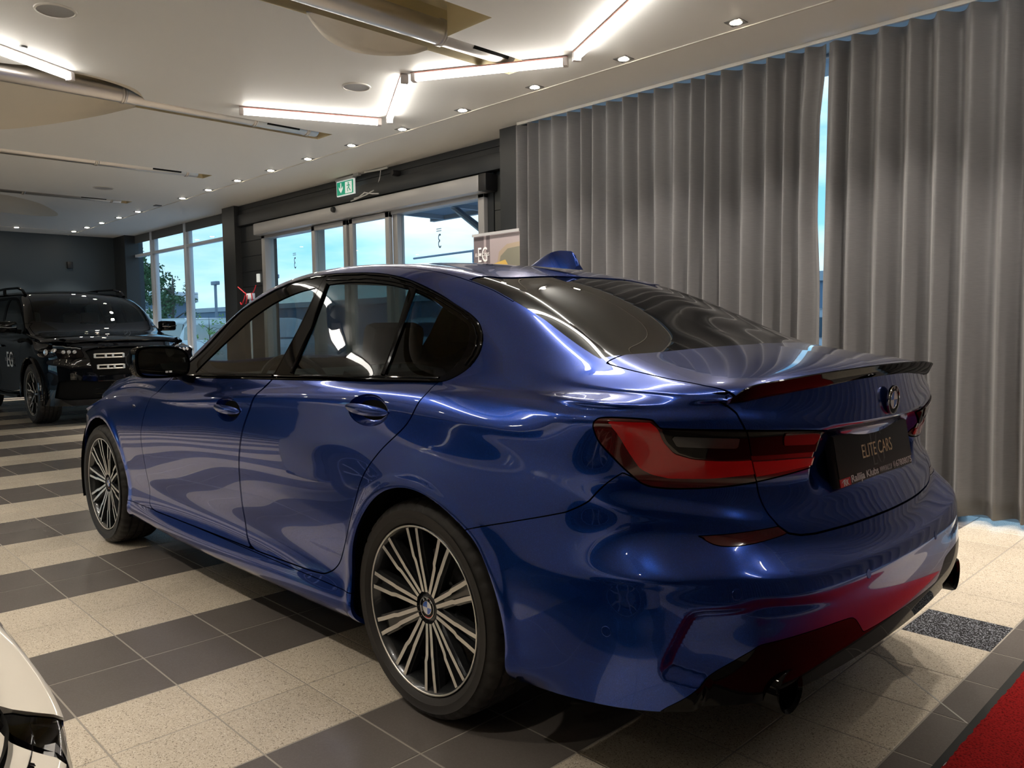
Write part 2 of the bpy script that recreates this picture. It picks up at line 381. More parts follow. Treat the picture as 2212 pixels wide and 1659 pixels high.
def carpet_mat():
    m,nt,b=nmat('carpet_red'); L=nt.links; geo=nt.nodes.new('ShaderNodeNewGeometry'); n=nt.nodes.new('ShaderNodeTexNoise'); n.inputs['Scale'].default_value=170; n.inputs['Detail'].default_value=3; L.new(geo.outputs['Position'],n.inputs['Vector'])
    r=nt.nodes.new('ShaderNodeValToRGB'); r.color_ramp.elements[0].position=.36; r.color_ramp.elements[0].color=(.13,.004,.004,1); r.color_ramp.elements[1].position=.52; r.color_ramp.elements[1].color=(.33,.012,.012,1); L.new(n.outputs['Fac'],r.inputs[0]); L.new(r.outputs[0],b.inputs['Base Color'])
    b.inputs['Roughness'].default_value=.9; b.inputs['Specular IOR Level'].default_value=.1
    bp=nt.nodes.new('ShaderNodeBump'); bp.inputs['Strength'].default_value=.8; bp.inputs['Distance'].default_value=.004; L.new(n.outputs['Fac'],bp.inputs['Height']); L.new(bp.outputs[0],b.inputs['Normal'])
carpet_mat()
ZC=3.0; YW=-3.13; XB=14.75
# ---------------------------------------------------------------- floor: every tile a piece on the grout bed
TP=.306; TX0=.143; TY0=.103
def proj(P_):
    d=np.asarray(P_)-CAM; z=d@_fw; return 1106+_f*(d@_r2)/z, 829.5-_f*(d@_u2)/z, z
def build_floor():
    fl=MB().box(-6,XB+.1,-3.6,9.5,-.12,-.0012).build('floor',MATS['grout']); tag(fl,kind='structure')
    g=.0026; cells=[]
    for i in range(-14,48):
        for j in range(-12,22):
            x=TX0+(i+.5)*TP; y=TY0+(j+.5)*TP
            if x>XB-.1 or x<-4.2 or y<YW+.08-.0 or y>6.6: continue
            px,py,z=proj((x,y,0)); vis=z>.3 and -120<px<2332 and 600<py<1800
            # hidden tiles under the middle of the blue car come last
            hid=(-.6<x<3.3 and -.75<y<.55)
            cells.append((0 if (vis and not hid) else 1, z if vis else 50+abs(x)+abs(y), i,j,x,y))
    cells.sort()
    def box_me(nm,mat,x0=-TP/2+g,x1=TP/2-g,y0=-TP/2+g,y1=TP/2-g):
        mb=MB(); b=.0012
        V=[(x0,y0,-.008),(x1,y0,-.008),(x1,y1,-.008),(x0,y1,-.008),(x0,y0,-b),(x1,y0,-b),(x1,y1,-b),(x0,y1,-b),(x0+b,y0+b,0),(x1-b,y0+b,0),(x1-b,y1-b,0),(x0+b,y1-b,0)]
        F=[(8,9,10,11)]+[(k,(k+1)%4,4+(k+1)%4,4+k) for k in range(4)]+[(4+k,4+(k+1)%4,8+(k+1)%4,8+k) for k in range(4)]
        me=bpy.data.meshes.new(nm); me.from_pydata(V,[],F); me.materials.append(mat); return me,V,F
    kinds={}
    for k,m in (('l','tile_light'),('d','tile_dark'),('b','tile_black')): kinds[k]=box_me('tile',MATS[m])
    def kind(i,j):
        if i==-4+0 and j==-4: return 'b'
        return 'l' if (i//2)%2==0 else 'd'
    rest={'l':MB(),'d':MB(),'b':MB()}; n=0
    for c in cells:
        _,_,i,j,x,y=c; k=kind(i,j)
        if n<296:
            o=bpy.data.objects.new('tile',kinds[k][0]); o.location=(x,y,0); link(o,fl); n+=1
        else:
            rest[k].add([(a+x,b_+y,c_) for a,b_,c_ in kinds[k][1]],kinds[k][2])
    for k,m in (('l','tile_light'),('d','tile_dark')):
        o=rest[k].build('distant_tiles',MATS[m],fl,fix=False); tag(o,kind='stuff')
    # slanting saw-cut joint across the tiles behind the bumper
    a=Vector((-.765,-.556,0)); b=Vector((-1.181,-.200,0)); d=(b-a).normalized(); nrm=Vector((-d.y,d.x,0))*.003
    up=Vector((0,0,.0006)); MB().add([a-nrm+up,a+nrm+up,b+nrm+up,b-nrm+up,a-nrm,a+nrm,b+nrm,b-nrm],[(0,1,2,3),(0,4,5,1),(2,6,7,3),(1,5,6,2),(3,7,4,0)]).build('floor_joint',MATS['grout_light'],fl)
    return fl
build_floor()
# ---------------------------------------------------------------- ceiling with open troughs
def arc(cx,cy,r,a0,a1,n=28): return [(cx+r*math.cos(a0+(a1-a0)*i/n),cy+r*math.sin(a0+(a1-a0)*i/n)) for i in range(n+1)]
def circ_hit(cx,cy,r,x): return cy-math.sqrt(max(r*r-(x-cx)**2,0))
def keyhole(x0,x1,ye,cx,cy,r):
    ya=circ_hit(cx,cy,r,x1); yb=circ_hit(cx,cy,r,x0)
    a0=math.atan2(ya-cy,x1-cx); a1=math.atan2(yb-cy,x0-cx)+2*math.pi
    return [(x0,ye),(x1,ye)]+arc(cx,cy,r,a0,a1,64)
BULGE=[tuple(p) for p in crom([(2.35,-1.06),(2.50,-1.03),(2.64,-.90),(2.70,-.72),(2.64,-.50),(2.48,-.30),(2.35,-.17)],6)]
EGG_FAR=[tuple(p) for p in crom([(5.0,-.13),(5.17,-.08),(5.53,.03),(6.075,.25),(6.53,.51),(6.9,.95),(6.95,1.5),(6.5,2.1),(5.8,2.35),(5.0,2.40)],6)]
EGG_NEAR=[tuple(p) for p in crom([(4.74,2.38),(4.60,1.95),(4.545,1.4),(4.479,.926),(4.385,.716),(4.359,.495),(4.385,.26),(4.50,.04),(4.74,-.11)],6)]
LEAF=[tuple(p) for p in crom([(10.40,-.20),(10.52,-.48),(10.91,-.85),(11.59,-1.22),(12.0,-1.37),(12.22,-1.34),(12.31,-1.08),(12.16,-.55),(12.0,.2),(11.6,.9),(10.9,1.05),(10.45,.55)],6,True)]
HOLES=[[(2.07,-1.81),(2.35,-1.81)]+BULGE+[(2.35,5.2),(1.66,5.2),(1.66,-1.0),(2.07,-1.0)],
 [(4.74,-1.81),(5.0,-1.81)]+EGG_FAR+[(5.0,5.2),(4.74,5.2)]+EGG_NEAR,[(7.38,-1.81),(7.64,-1.81),(7.64,5.2),(7.38,5.2)],[(9.95,-1.78),(10.18,-1.78),(10.18,5.2),(9.95,5.2)],
 LEAF,[(-.9,-1.7),(-.6,-1.7),(-.6,5.2),(-.9,5.2)]]
def build_ceiling():
    outer=[(-6,-3.6),(XB+.1,-3.6),(XB+.1,9.5),(-6,9.5)]
    loops=[[Vector((x,y,ZC)) for x,y in outer]]+[[Vector((x,y,ZC)) for x,y in h] for h in HOLES]
    tr=tessellate_polygon(loops); V=[v for l in loops for v in l]
    mb=MB(); mb.add(V,[tuple(t) for t in tr]); mb.box(-6,XB+.1,-3.6,9.5,ZC+.45,ZC+.55)
    ce=mb.build('ceiling',MATS['ceiling_paint']); tag(ce,kind='structure')
    D=.30; cream=MATS['cream_paint']
    def trough(x0,x1,y0,y1,skip=(),d=D):
        m=MB(); z=ZC+d
        m.add([(x0,y0,z),(x1,y0,z),(x1,y1,z),(x0,y1,z)],[(0,1,2,3)])
        for a,b in (((x0,y0),(x1,y0)),((x0,y1),(x1,y1))): m.add([(*a,ZC),(*b,ZC),(*b,z),(*a,z)],[(0,1,2,3)])
        for x in (x0,x1):
            cuts=[q for q in skip if q[0]==x]; ys=[(y0,y1,0)]
            if cuts: _,a,b,h=cuts[0]; ys=[(y0,a,0),(a,b,h),(b,y1,0)]
            for a,b,h in ys:
                if b-a>1e-4 and h<d: m.add([(x,a,ZC+h),(x,b,ZC+h),(x,b,z),(x,a,z)],[(0,1,2,3)])
        m.build('ceiling_trough',cream,ce)
    def crescent(rim,xc,d):
        """smooth hollow that rises from its rim towards the chord x = xc"""
        V=[];F=[];n=len(rim);K=12
        for x,y in rim:
            for k in range(K+1):
                t=k/K; V.append((x+(xc-x)*t,y,ZC+.012*(t>0)+d*math.sin(t*math.pi/2)*min(1,abs(x-xc)/.5)))
        F=[(i*(K+1)+k,(i+1)*(K+1)+k,(i+1)*(K+1)+k+1,i*(K+1)+k+1) for i in range(n-1) for k in range(K)]
        MB().add(V,F,True).build('round_recess',MATS['recess_paint'],ce,)
    trough(2.07,2.35,-1.81,5.2,[(2.07,-1.0,5.2,D),(2.35,-1.06,-.17,.02)])
    m=MB(); m.add([(1.66,-1.0,ZC),(2.07,-1.0,ZC),(2.07,-1.0,ZC+D),(1.66,-1.0,ZC+D)],[(0,1,2,3)]).add([(1.66,-1.0,ZC+D),(2.07,-1.0,ZC+D),(2.07,5.2,ZC+D),(1.66,5.2,ZC+D)],[(0,1,2,3)]).add([(1.66,-1.0,ZC),(1.66,5.2,ZC),(1.66,5.2,ZC+D),(1.66,-1.0,ZC+D)],[(0,1,2,3)]); m.build('ceiling_trough',cream,ce)
    crescent(BULGE,2.35,.10)
    trough(4.74,5.0,-1.81,5.2,[(4.74,-.11,2.38,.12),(5.0,-.13,2.40,.12)])
    crescent(EGG_FAR,5.0,.12); crescent(EGG_NEAR,4.74,.12)
    trough(7.38,7.64,-1.81,5.2); trough(9.95,10.18,-1.78,5.2); trough(-.9,-.6,-1.7,5.2)
    cx,cy=11.35,-.1; V=[];K=10;n=len(LEAF)
    for x,y in LEAF:
        for k in range(K+1): t=k/K; V.append((x+(cx-x)*t,y+(cy-y)*t,ZC+.16*math.sin(t*math.pi/2)))
    MB().add(V,[(i*(K+1)+k,((i+1)%n)*(K+1)+k,((i+1)%n)*(K+1)+k+1,i*(K+1)+k+1) for i in range(n) for k in range(K)],True).build('round_recess',MATS['recess_paint'],ce)
    # fine raised line along the curtain side
    MB().box(-6,XB,-2.262,-2.245,ZC-.006,ZC+.004).build('ceiling_line',P('line_white',(.62,.60,.55),.5),ce)
    MB().box(14.02,14.04,-2.25,9,ZC-.006,ZC+.004).build('ceiling_line',MATS['line_white'],ce)
    return ce
build_ceiling()
def wall(name,x0,x1,y0,y1,z0,z1,mat='wall_anthracite'): return tag(MB().box(x0,x1,y0,y1,z0,z1).build(name,MATS[mat]),kind='structure')
wb=wall('wall_back',XB,XB+.15,-3.6,9.5,-.1,ZC+.1)
P('wall_blue_grey',(.030,.045,.058),.55,bump=(300,.2,.0008)); wb.data.materials[0]=MATS['wall_blue_grey']
MB().box(XB-.62,XB,-3.30,-3.05,0,ZC).build('wall_return',MATS['wall_anthracite'],wb)
wl=wall('wall_left',-6,7.2,9.35,9.5,-.1,ZC+.1,'wall_anthracite_warm')
for k in range(5): MB().box(7.2+k*1.55,7.3+k*1.55,9.36,9.48,0,ZC).box(7.3+k*1.55,min(8.75+k*1.55,XB+.1),9.38,9.46,0,.2).box(7.3+k*1.55,min(8.75+k*1.55,XB+.1),9.38,9.46,2.9,ZC).build('mullion',MATS['white_frame'],wl)
for k in range(5): MB().box(7.3+k*1.55,min(8.75+k*1.55,XB+.05),9.41,9.418,.2,2.9).build('pane',MATS['window_glass'],wl)
wr=wall('wall_rear',-6.15,-6,-3.6,9.5,-.1,ZC+.1,'wall_anthracite_warm')
# wall with the sliding door (z up to the ceiling, grooved dark boards above the door)
wd=tag(MB().box(9.42,9.82,-3.45,-3.02,0,ZC).box(8.72,9.42,-3.32,YW,0,ZC-.0).box(3.94,4.03,-3.32,YW,0,2.72).box(3.2,3.94,-3.30,YW-.03,0,ZC).box(4.03,8.72,-3.32,YW,2.50,ZC).build('wall_entrance',MATS['wall_anthracite']),kind='structure')
bmk=MATS['wall_anthracite']
MB().box(3.60,9.42,YW-.0,YW+.075,2.70,2.86,bev=.004).build('beam',bmk,wd)
for z0,z1 in ((2.866,2.925),(2.931,3.0)): MB().box(3.60,9.42,YW,YW+.03,z0,z1).build('board',bmk,wd)
for z0,z1 in ((1.3,2.12),(2.126,2.32),(2.326,2.66)): MB().box(3.57,3.93,YW-.03,YW-.005,z0,z1).build('board',MATS['wall_anthracite_warm'],wd)
for k in range(12): MB().box(8.74,9.42,YW,YW+.012,.05+k*.22,.262+k*.22).build('board',bmk,wd)
MB().box(3.20,3.56,-3.25,-2.86,0,ZC).build('pillar',bmk,wd)
# glass front behind the curtains
wc=tag(MB().box(-6,3.25,-3.30,-3.12,2.97,3.1).box(-6,3.25,-3.30,-3.12,-.1,.0).build('wall_curtain_side',MATS['white_frame']),kind='structure')
for k in range(8):
    x=3.2-k*1.15-.03; MB().box(x-.035,x+.035,-3.26,-3.14,0,2.97).build('mullion',MATS['white_frame'],wc)
    if x-1.12>-6: MB().box(x-1.115,x-.035,-3.205,-3.195,0,2.97).build('pane',MATS['window_glass'],wc)
# side windows beyond the pillar
def window_bay(name,x0,x1,y,tall=ZC):
    w=tag(MB().box(x1-.10,x1,y-.10,y+.02,0,tall,bev=.004).build(name,MATS['white_frame']),kind='structure')
    def bx(n,*a,m='white_frame',b=.003): return MB().box(*a,bev=b).build(n,MATS[m],w)
    bx('transom',x0,x1-.10,y-.06,y+.02,2.59,2.64); bx('sill',x0,x1,y-.10,y+.05,.0,.22)
    bx('sash_frame',x0,x0+.04,y-.06,y-.01,.22,2.85); bx('sash_frame',x1-.15,x1-.10,y-.06,y-.01,.22,2.85)
    bx('sash_frame',x0,x1-.10,y-.06,y-.01,.22,.27)
    bx('blind',x0,x1-.10,y+.0,y+.015,2.85,ZC,m='roller_blind',b=0)
    MB().box(x0+.04,x1-.15,y-.04,y-.034,.27,2.59).build('pane',MATS['window_glass'],w); MB().box(x0+.04,x1-.15,y-.04,y-.034,2.64,ZC).build('pane',MATS['window_glass'],w)
    return w
window_bay('window_1',13.36,14.78,-3.25); window_bay('window_2',11.82,13.36,-3.25); window_bay('window_3',10.22,11.82,-3.25)
tag(MB().box(9.82,10.22,-3.40,-3.20,0,ZC).build('trim_1',MATS['wall_anthracite']),kind='structure')
# ---------------------------------------------------------------- sliding door
def door_unit():
    d=tag(MB().box(8.62,8.72,-3.22,-3.08,0,2.50,bev=.004).box(4.03,4.12,-3.22,-3.08,0,2.50,bev=.004).box(4.03,8.72,-3.22,-3.08,2.46,2.52,bev=.004).build('door_1',MATS['alu_frame']),kind='structure')
    def b(n,*a,m='alu_frame',bv=.004): return MB().box(*a,bev=bv).build(n,MATS[m],d)
    o=b('header_casing',3.99,8.74,-3.13,-2.97,2.50,2.665,bv=.018); b('casing_end',3.88,3.99,-3.13,-2.97,2.50,2.67,m='wall_black',bv=.012)
    b('fixed_frame',5.51,5.60,-3.20,-3.10,0,2.48); b('fixed_frame',7.22,7.31,-3.20,-3.10,0,2.48)
    for x0,x1 in ((5.60,6.42),(6.48,7.30)):
        leaf=MB().box(x0,x0+.075,-3.10,-3.05,0,2.49,bev=.003).box(x1-.075,x1,-3.10,-3.05,0,2.49,bev=.003).box(x0,x1,-3.10,-3.05,2.43,2.49,bev=.003).box(x0,x1,-3.10,-3.05,0,.10,bev=.003).build('door_leaf',MATS['alu_frame'],d)
        MB().box(x0+.07,x1-.07,-3.08,-3.073,.1,2.435).build('pane',MATS['window_glass'],leaf)
    b('fixed_frame',6.43,6.47,-3.16,-3.09,0,2.49)
    for x0,x1 in ((4.12,5.51),(7.31,8.62)): MB().box(x0,x1,-3.17,-3.163,.05,2.46).build('pane',MATS['window_glass'],d)
    MB().lathe([(0,.05),(.028,.05),(.035,.03),(.035,0)],20,'y',Matrix.Translation((6.61,-2.985,2.62))).build('motion_sensor',MATS['wall_black'],d)
    # mirrored numbers printed on the outside of the glass
    for x,z in ((7.90,2.06),(4.80,2.09)):
        M=Matrix.Translation((x,-3.160,z-.06))@Matrix.Rotation(0,4,'Z')@Matrix.Rotation(math.radians(90),4,'X')
        text_obj('door_number','3',.22,MATS['led_decal'],d,M,.0003,sx=.62)
        for k in (0,1): MB().box(x-.0,x+.085,-3.1604,-3.160,z+.118+k*.022,z+.126+k*.022).build('number_rule',MATS['led_decal'],d)
P('led_decal',(.12,.22,.34),.6)
door_unit()
# ---------------------------------------------------------------- curtains
def curtain(name,xa,xb,label,seed,per=.152,edge=None):
    rnd=random.Random(seed); n=int(abs(xb-xa)/per*22); nz=26
    ph=[0]; 
    for i in range(n): ph.append(ph[-1]+2*math.pi*(abs(xb-xa)/n)/(per*(1+.16*math.sin(i*.011*7+seed)+.08*math.sin(i*.05+seed*2))))
    fold=int(ph[-1]/(2*math.pi))+3; amps=[rnd.uniform(.8,1.22) for _ in range(fold)]; drift=[rnd.uniform(-1,1) for _ in range(fold)]
    V=[]; 
    for k in range(nz+1):
        t=k/nz; z=2.955-(2.955-.036)*t
        for i in range(n+1):
            s=i/n; p=ph[i]; f=p/(2*math.pi); a=int(f); w=f-a; am=amps[a]*(1-w)+amps[min(a+1,fold-1)]*w; dr=drift[a]*(1-w)+drift[min(a+1,fold-1)]*w
            A=(.047+.022*t)*am; q=p+.30*t*dr+.12*math.sin(3.1*t+a)
            c=math.sin(q); y=-2.80+A*(c+.10*math.sin(2*q+.6))+.012*math.sin(f*.9+4*t)*t
            x=xa+(xb-xa)*s+.016*math.cos(q)*math.copysign(1,xb-xa)*.6+.018*t*dr
            de=(s if edge and edge[0]==0 else 1-s)*abs(xb-xa) if edge else 9
            if de<.07: y=-2.79+(y+2.79)*de/.07
            if de<.30: x+=edge[1](z)*(1-de/.30)-( .016*math.cos(q)*math.copysign(1,xb-xa)*.6+.018*t*dr)*(1-de/.30)
            V.append((x,y,z))
    F=[(k*(n+1)+i,k*(n+1)+i+1,(k+1)*(n+1)+i+1,(k+1)*(n+1)+i) for k in range(nz) for i in range(n)]
    o=mesh_obj(name,V,F,MATS['curtain_fabric']); md=o.modifiers.new('s','SOLIDIFY'); md.thickness=.0015
    return tag(o,label,'curtain')
xR=lambda z: .014*(2.64-z)/1.2 if z>1.4 else .0145
gapw=lambda z: .028*max(0,min(1,(2.80-z)/.30))*max(0,min(1,(z-1.42)/.45))-.006
curtain('curtain',3.26,.448,'pleated grey floor-length curtain hanging left of the narrow light gap, beside the entrance',2,edge=(1,lambda z: xR(z)+gapw(z)+.004))
curtain('curtain',.425,-5.0,'pleated grey floor-length curtain hanging right of the narrow light gap, behind the boot',5,per=.160,edge=(0,lambda z: xR(z)))
cb=curtain('curtain',2.9,-6.0,'pleated grey curtain on the wall behind the camera, outside the picture',9,per=.15); cb.rotation_euler=(0,0,math.radians(-90)); cb.location=(-1.95,.3,0)
cb.location.x=-1.95
tr=MB().box(-4.7,3.28,-2.835,-2.805,2.975,3.0,bev=.002).build('curtain_track',MATS['line_white']); tag(tr,'thin white curtain track on the ceiling above the grey curtains','curtain track')
# ---------------------------------------------------------------- carpet
def carpet():
    x1=-1.186; x0=-2.75; y0=-1.55; y1=1.05
    o=MB().box(x0,x1,y0,y1,0,.006,bev=.0015).build('red_carpet',MATS['carpet_rubber']); tag(o,'red runner carpet with black rubber edge behind the boot','carpet')
    nx,ny=90,150; V=[];F=[]; rnd=random.Random(3)
    for i in range(nx+1):
        for j in range(ny+1):
            x=x0+.03+(x1-.022-x0-.03)*i/nx; y=y0+.02+(y1-y0-.04)*j/ny
            if i==nx: x+=rnd.uniform(-.003,.003)
            V.append((x,y,.0065 if i in(0,nx) or j in (0,ny) else .011+rnd.uniform(-.0018,.0018)))
    F=[(i*(ny+1)+j,(i+1)*(ny+1)+j,(i+1)*(ny+1)+j+1,i*(ny+1)+j+1) for i in range(nx) for j in range(ny)]
    mesh_obj('pile',V,F,MATS['carpet_red'],o)
    M=Matrix.Translation((-1.205,.135,.0066))@Matrix.Rotation(math.radians(90),4,'Z')
    text_obj('printed_mark','mats  1000',.013,MATS['white_print'],o,Matrix.Translation((-1.207,.075,.0066))@Matrix.Rotation(math.radians(90),4,'Z'),.0002)
carpet()
# ---------------------------------------------------------------- ceiling ducts
def duct(x,ye,y1,r,zc,joints,slot,label):
    root=empty('duct',(x,ye,zc),0,label,'duct','steel air ducts in the ceiling troughs')
    mb=MB(); n=28; mb.lathe([(0,.0),(r*.96,.0),(r,.012),(r,y1-ye)],n,'y'); mb.build('pipe',MATS['duct_steel'],root)
    for j in joints: MB().lathe([(r,j-.02),(r+.008,j-.012),(r+.008,j-.004),(r+.003,j),(r+.008,j+.004),(r+.008,j+.012),(r,j+.02)],n,'y').build('joint_ring',MATS['duct_steel'],root)
    a=math.radians(200)
    T=Matrix.Rotation(math.radians(52),4,'Y')
    MB().box(-.014,.014,slot,slot+.32,-r-.002,-r+.004,T=T,bev=.001).build('air_slot',MATS['matte_black'],root)
    return root
duct(2.217,-1.68,5.0,.078,3.078,(.62,),.06,'large-looking steel air duct in the nearest ceiling trough, above the sedan roof')
duct(4.85,-1.70,5.0,.078,3.058,(.10,.62,1.72),.2,'steel air duct in the second ceiling trough, crossing the large round recess')
duct(7.52,-1.68,5.0,.078,3.058,(.12,1.1,2.6),.2,'steel air duct in the third ceiling trough, counting from the camera')
duct(10.07,-1.66,5.0,.078,3.058,(.12,1.2),.2,'steel air duct in the farthest ceiling trough, above the dark SUV')
# ---------------------------------------------------------------- lights
def led(a,b,label):
    a=Vector((*a,2.946)); b=Vector((*b,2.946)); d=b-a; ln=d.length; root=empty('led_tube_light',a,math.atan2(d.y,d.x),label,'ceiling light','linear ceiling lights in a zigzag')
    w=.026
    MB().box(0,ln,-w*.9,w*.9,.036,.049,bev=.002).build('housing',MATS['led_body'],root)
    MB().box(.0,ln,-w*1.0,-w*.86,.0400,.0488).build('red_edge',MATS['led_strip_red'],root)
    m=MB(); prof=[(w*math.cos(t),.036-.046*math.sin(t)) for t in np.linspace(0,math.pi,9)]
    m.prism(prof,.035,ln-.035,'x',smooth=True); m.build('diffuser',MATS['led_diffuser'],root)
    for x0,x1 in ((0,.035),(ln-.035,ln)): MB().box(x0,x1,-w-.002,w+.002,-.013,.047,bev=.006).build('end_cap',MATS['led_body'],root)
    return root
LED=[((4.42,-.74),(3.955,-1.815),'straight light tube nearest the exit sign, left end of the zigzag'),((3.855,-1.83),(2.835,-1.235),'short-looking light tube, second of the zigzag from the exit sign'),
 ((2.79,-1.265),(1.805,-1.84),'light tube crossing below the end of the largest duct'),((1.715,-1.815),(.70,-1.28),'light tube leaving the picture at its top edge, right of the duct'),
 ((4.37,.515),(3.80,1.52),'light tube at the left edge of the picture below the round recess')]
for a in LED: led(*a)
# the zigzag goes on over the parts of the hall behind and beside the camera
for a,b in (((.62,-1.22),(.64,-.06)),((.60,0),(-.40,.58)),((-.48,.58),(-1.46,0)),((-.42,-1.95),(-1.42,-1.35)),((-1.48,-1.30),(-2.5,-1.85)),((3.72,1.58),(2.72,2.15)),((2.66,2.2),(2.66,3.36)),((-2.6,-.6),(-3.6,-1.2))):
    led(a,b,'light tube of the zigzag outside the picture')
SPOT_W=62
def downlight(x,y,label,grp='recessed ceiling spots in a row along the curtain side'):
    root=empty('downlight',(x,y,ZC),0,label,'ceiling spot',grp)
    MB().box(-.052,.052,-.052,.052,-.004,.0).build('bezel',MATS['fixture_grey'],root)
    l=bpy.data.lights.new('spot_beam','SPOT'); l.energy=SPOT_W; l.spot_size=math.radians(85); l.spot_blend=.7; l.color=(1,.90,.78); l.shadow_soft_size=.035; lo=bpy.data.objects.new('spot_beam',l); link(lo,root); lo.location=(0,0,-.012)
    MB().lathe([(0,-.006),(.028,-.0075),(.036,-.0045)],18).build('lamp',MATS['spot_glow'],root)
    return root
DLP=[(.713,-2.143),(1.581,-2.162),(2.437,-2.168),(3.293,-2.178),(4.145,-2.182),(4.996,-2.185),(5.841,-2.185),(6.669,-2.185),(7.504,-2.178),(8.356,-2.183),(9.217,-2.19),(10.87,-2.174),(11.724,-2.177),(12.55,-2.17),(13.33,-2.17),(14.05,-2.16)]
ORD=['first','second','third','fourth','fifth','sixth','seventh','eighth','ninth','tenth','eleventh','twelfth','thirteenth','fourteenth','fifteenth','last']
for k,(x,y) in enumerate(DLP): downlight(x,y,'recessed ceiling spot, '+ORD[k]+' of the long row counting from the top right of the picture')
for x in (-.14,-1.0,-1.86): downlight(x,-2.15,'small recessed spot of the row, outside the picture')
downlight(14.03,-1.25,'recessed spot nearest the back wall, left of the corner spot','back wall spots')
for y in (0.4,2.0,3.6): downlight(14.03,y,'recessed spot near the back wall, outside the picture','back wall spots')
for y in (2.7,4.6):
    for k in range(9): downlight(-.75+k*1.35,y,'recessed spot over the far side of the hall, outside the picture','spots on the left side of the hall')
def speaker(x,y,r,label,parent=None):
    root=empty('ceiling_speaker',(x,y,ZC),0,label,'speaker','round ceiling speakers')
    MB().lathe([(r*.88,-.0005),(r*.90,-.008),(r,-.006),(r*1.02,0)],40).build('rim',MATS['line_white'],root)
    MB().lathe([(0,-.003),(r*.88,-.003)],40).build('grille',MATS['speaker_grey'],root)
speaker(3.252,.903,.108,'round ceiling speaker at the top left corner of the picture'); speaker(3.335,-1.155,.108,'round ceiling speaker in the middle, left of the zigzag lights'); speaker(9.06,-1.13,.12,'round ceiling speaker farthest away, near the end of the farthest duct')
o=MB().lathe([(0,-.012),(.02,-.012),(.024,0)],16,T=Matrix.Translation((4.02,1.24-.35,ZC))).build('sprinkler',MATS['fixture_grey']); tag(o,'tiny grey ceiling nozzle beside the leftmost light tube','ceiling nozzle')
o=MB().box(10.02,10.12,-2.215,-2.125,ZC-.012,ZC,bev=.003).build('ceiling_hatch',MATS['fixture_grey']); tag(o,'small unlit grey fixture in the row of ceiling spots','ceiling fitting')
# exit sign
def exit_sign():
    root=empty('exit_sign',(6.43,-3.03,2.87),0,'green and white emergency exit sign hanging above the sliding door','exit sign')
    MB().box(-.19,.19,-.012,.012,-.095,.085,bev=.004).build('panel',MATS['exit_white'],root)
    MB().box(.0,.178,.012,.0135,-.083,.073).build('green_field',MATS['exit_green'],root); MB().box(-.178,-.150,.012,.0135,-.083,.073).box(-.178,0,.012,.0135,.062,.073).box(-.178,0,.012,.0135,-.083,-.074).build('green_field',MATS['exit_green'],root)
    T=Matrix.Translation((.09,.0137,0))
    MB().prism([(-.012,.06),(.012,.06),(.012,-.01),(.045,.02),(.045,-.012),(0,-.06),(-.045,-.012),(-.045,.02),(-.012,-.01)],0,.0008,'y',T=T).build('arrow',MATS['exit_white'],root)
    m=MB(); G=MATS['exit_green']
    T=Matrix.Translation((-.075,.0137,0))
    m.lathe([(0,.001),(.012,.001)],12,'y',T@Matrix.Translation((.0,0,.042)))
    for pts,r in (([(0,.028),(-.004,-.005)],.010),([(-.004,-.005),(.02,-.022),(.012,-.055)],.007),([(-.004,-.005),(-.022,-.03),(-.042,-.05)],.007),([(0,.026),(.026,.012),(.036,.024)],.005),([(0,.026),(-.026,.018),(-.034,-.004)],.005)):
        m.tube([(T@Vector((a,.0005,b))) for a,b in pts],r,6,scale=(1,.12),up=(0,1,0))
    m.build('running_figure',G,root)
    MB().box(-.19,.19,-.03,.03,.085,.118,bev=.004).box(-.30,-.19,-.02,.02,.10,.13).build('bracket',MATS['alu_frame'],root)
exit_sign()
m=MB(); m.tube([(6.18,-2.98,2.700),(6.05,-2.96,2.70),(5.92,-2.95,2.735),(5.80,-2.97,2.71),(5.70,-2.99,2.70)],.008,6); m.tube([(6.25,-2.98,2.68),(6.1,-2.95,2.682),(5.9,-2.96,2.71),(5.78,-2.98,2.745)],.007,6)
tag(m.build('cable_coil',MATS['cord_white']),'loose white cable lying on the door header casing','cable')
m=MB(); m.tube([(6.02,-3.03,2.99),(5.9,-3.03,2.985),(5.72,-3.04,2.98),(5.6,-3.05,2.985)],.012,6); m.tube([(5.72,-3.04,2.97),(5.75,-3.05,2.9),(5.8,-3.06,2.84)],.005,5)
tag(m.build('cable_bundle',MATS['cord_white']),'white cable bundle under the ceiling right of the exit sign','cable')
tag(MB().lathe([(0,.10),(.03,.10),(.035,.06),(.035,0)],16,'y',Matrix.Translation((5.45,-3.10,2.90))).build('camera_unit',MATS['wall_black']),'small black security camera on the wall right of the exit sign','security camera')
tag(MB().box(8.86,8.93,-3.118,-3.09,1.86,1.98,bev=.006).build('wall_switch',MATS['exit_white']),'small white switch box on the dark wall left of the sliding door','switch')
t=MB().box(XB-.06,XB,-2.30,-2.20,2.38,2.50,bev=.006).build('wall_speaker',MATS['wall_black']); tag(t,'small black box mounted on the dark back wall','wall speaker')
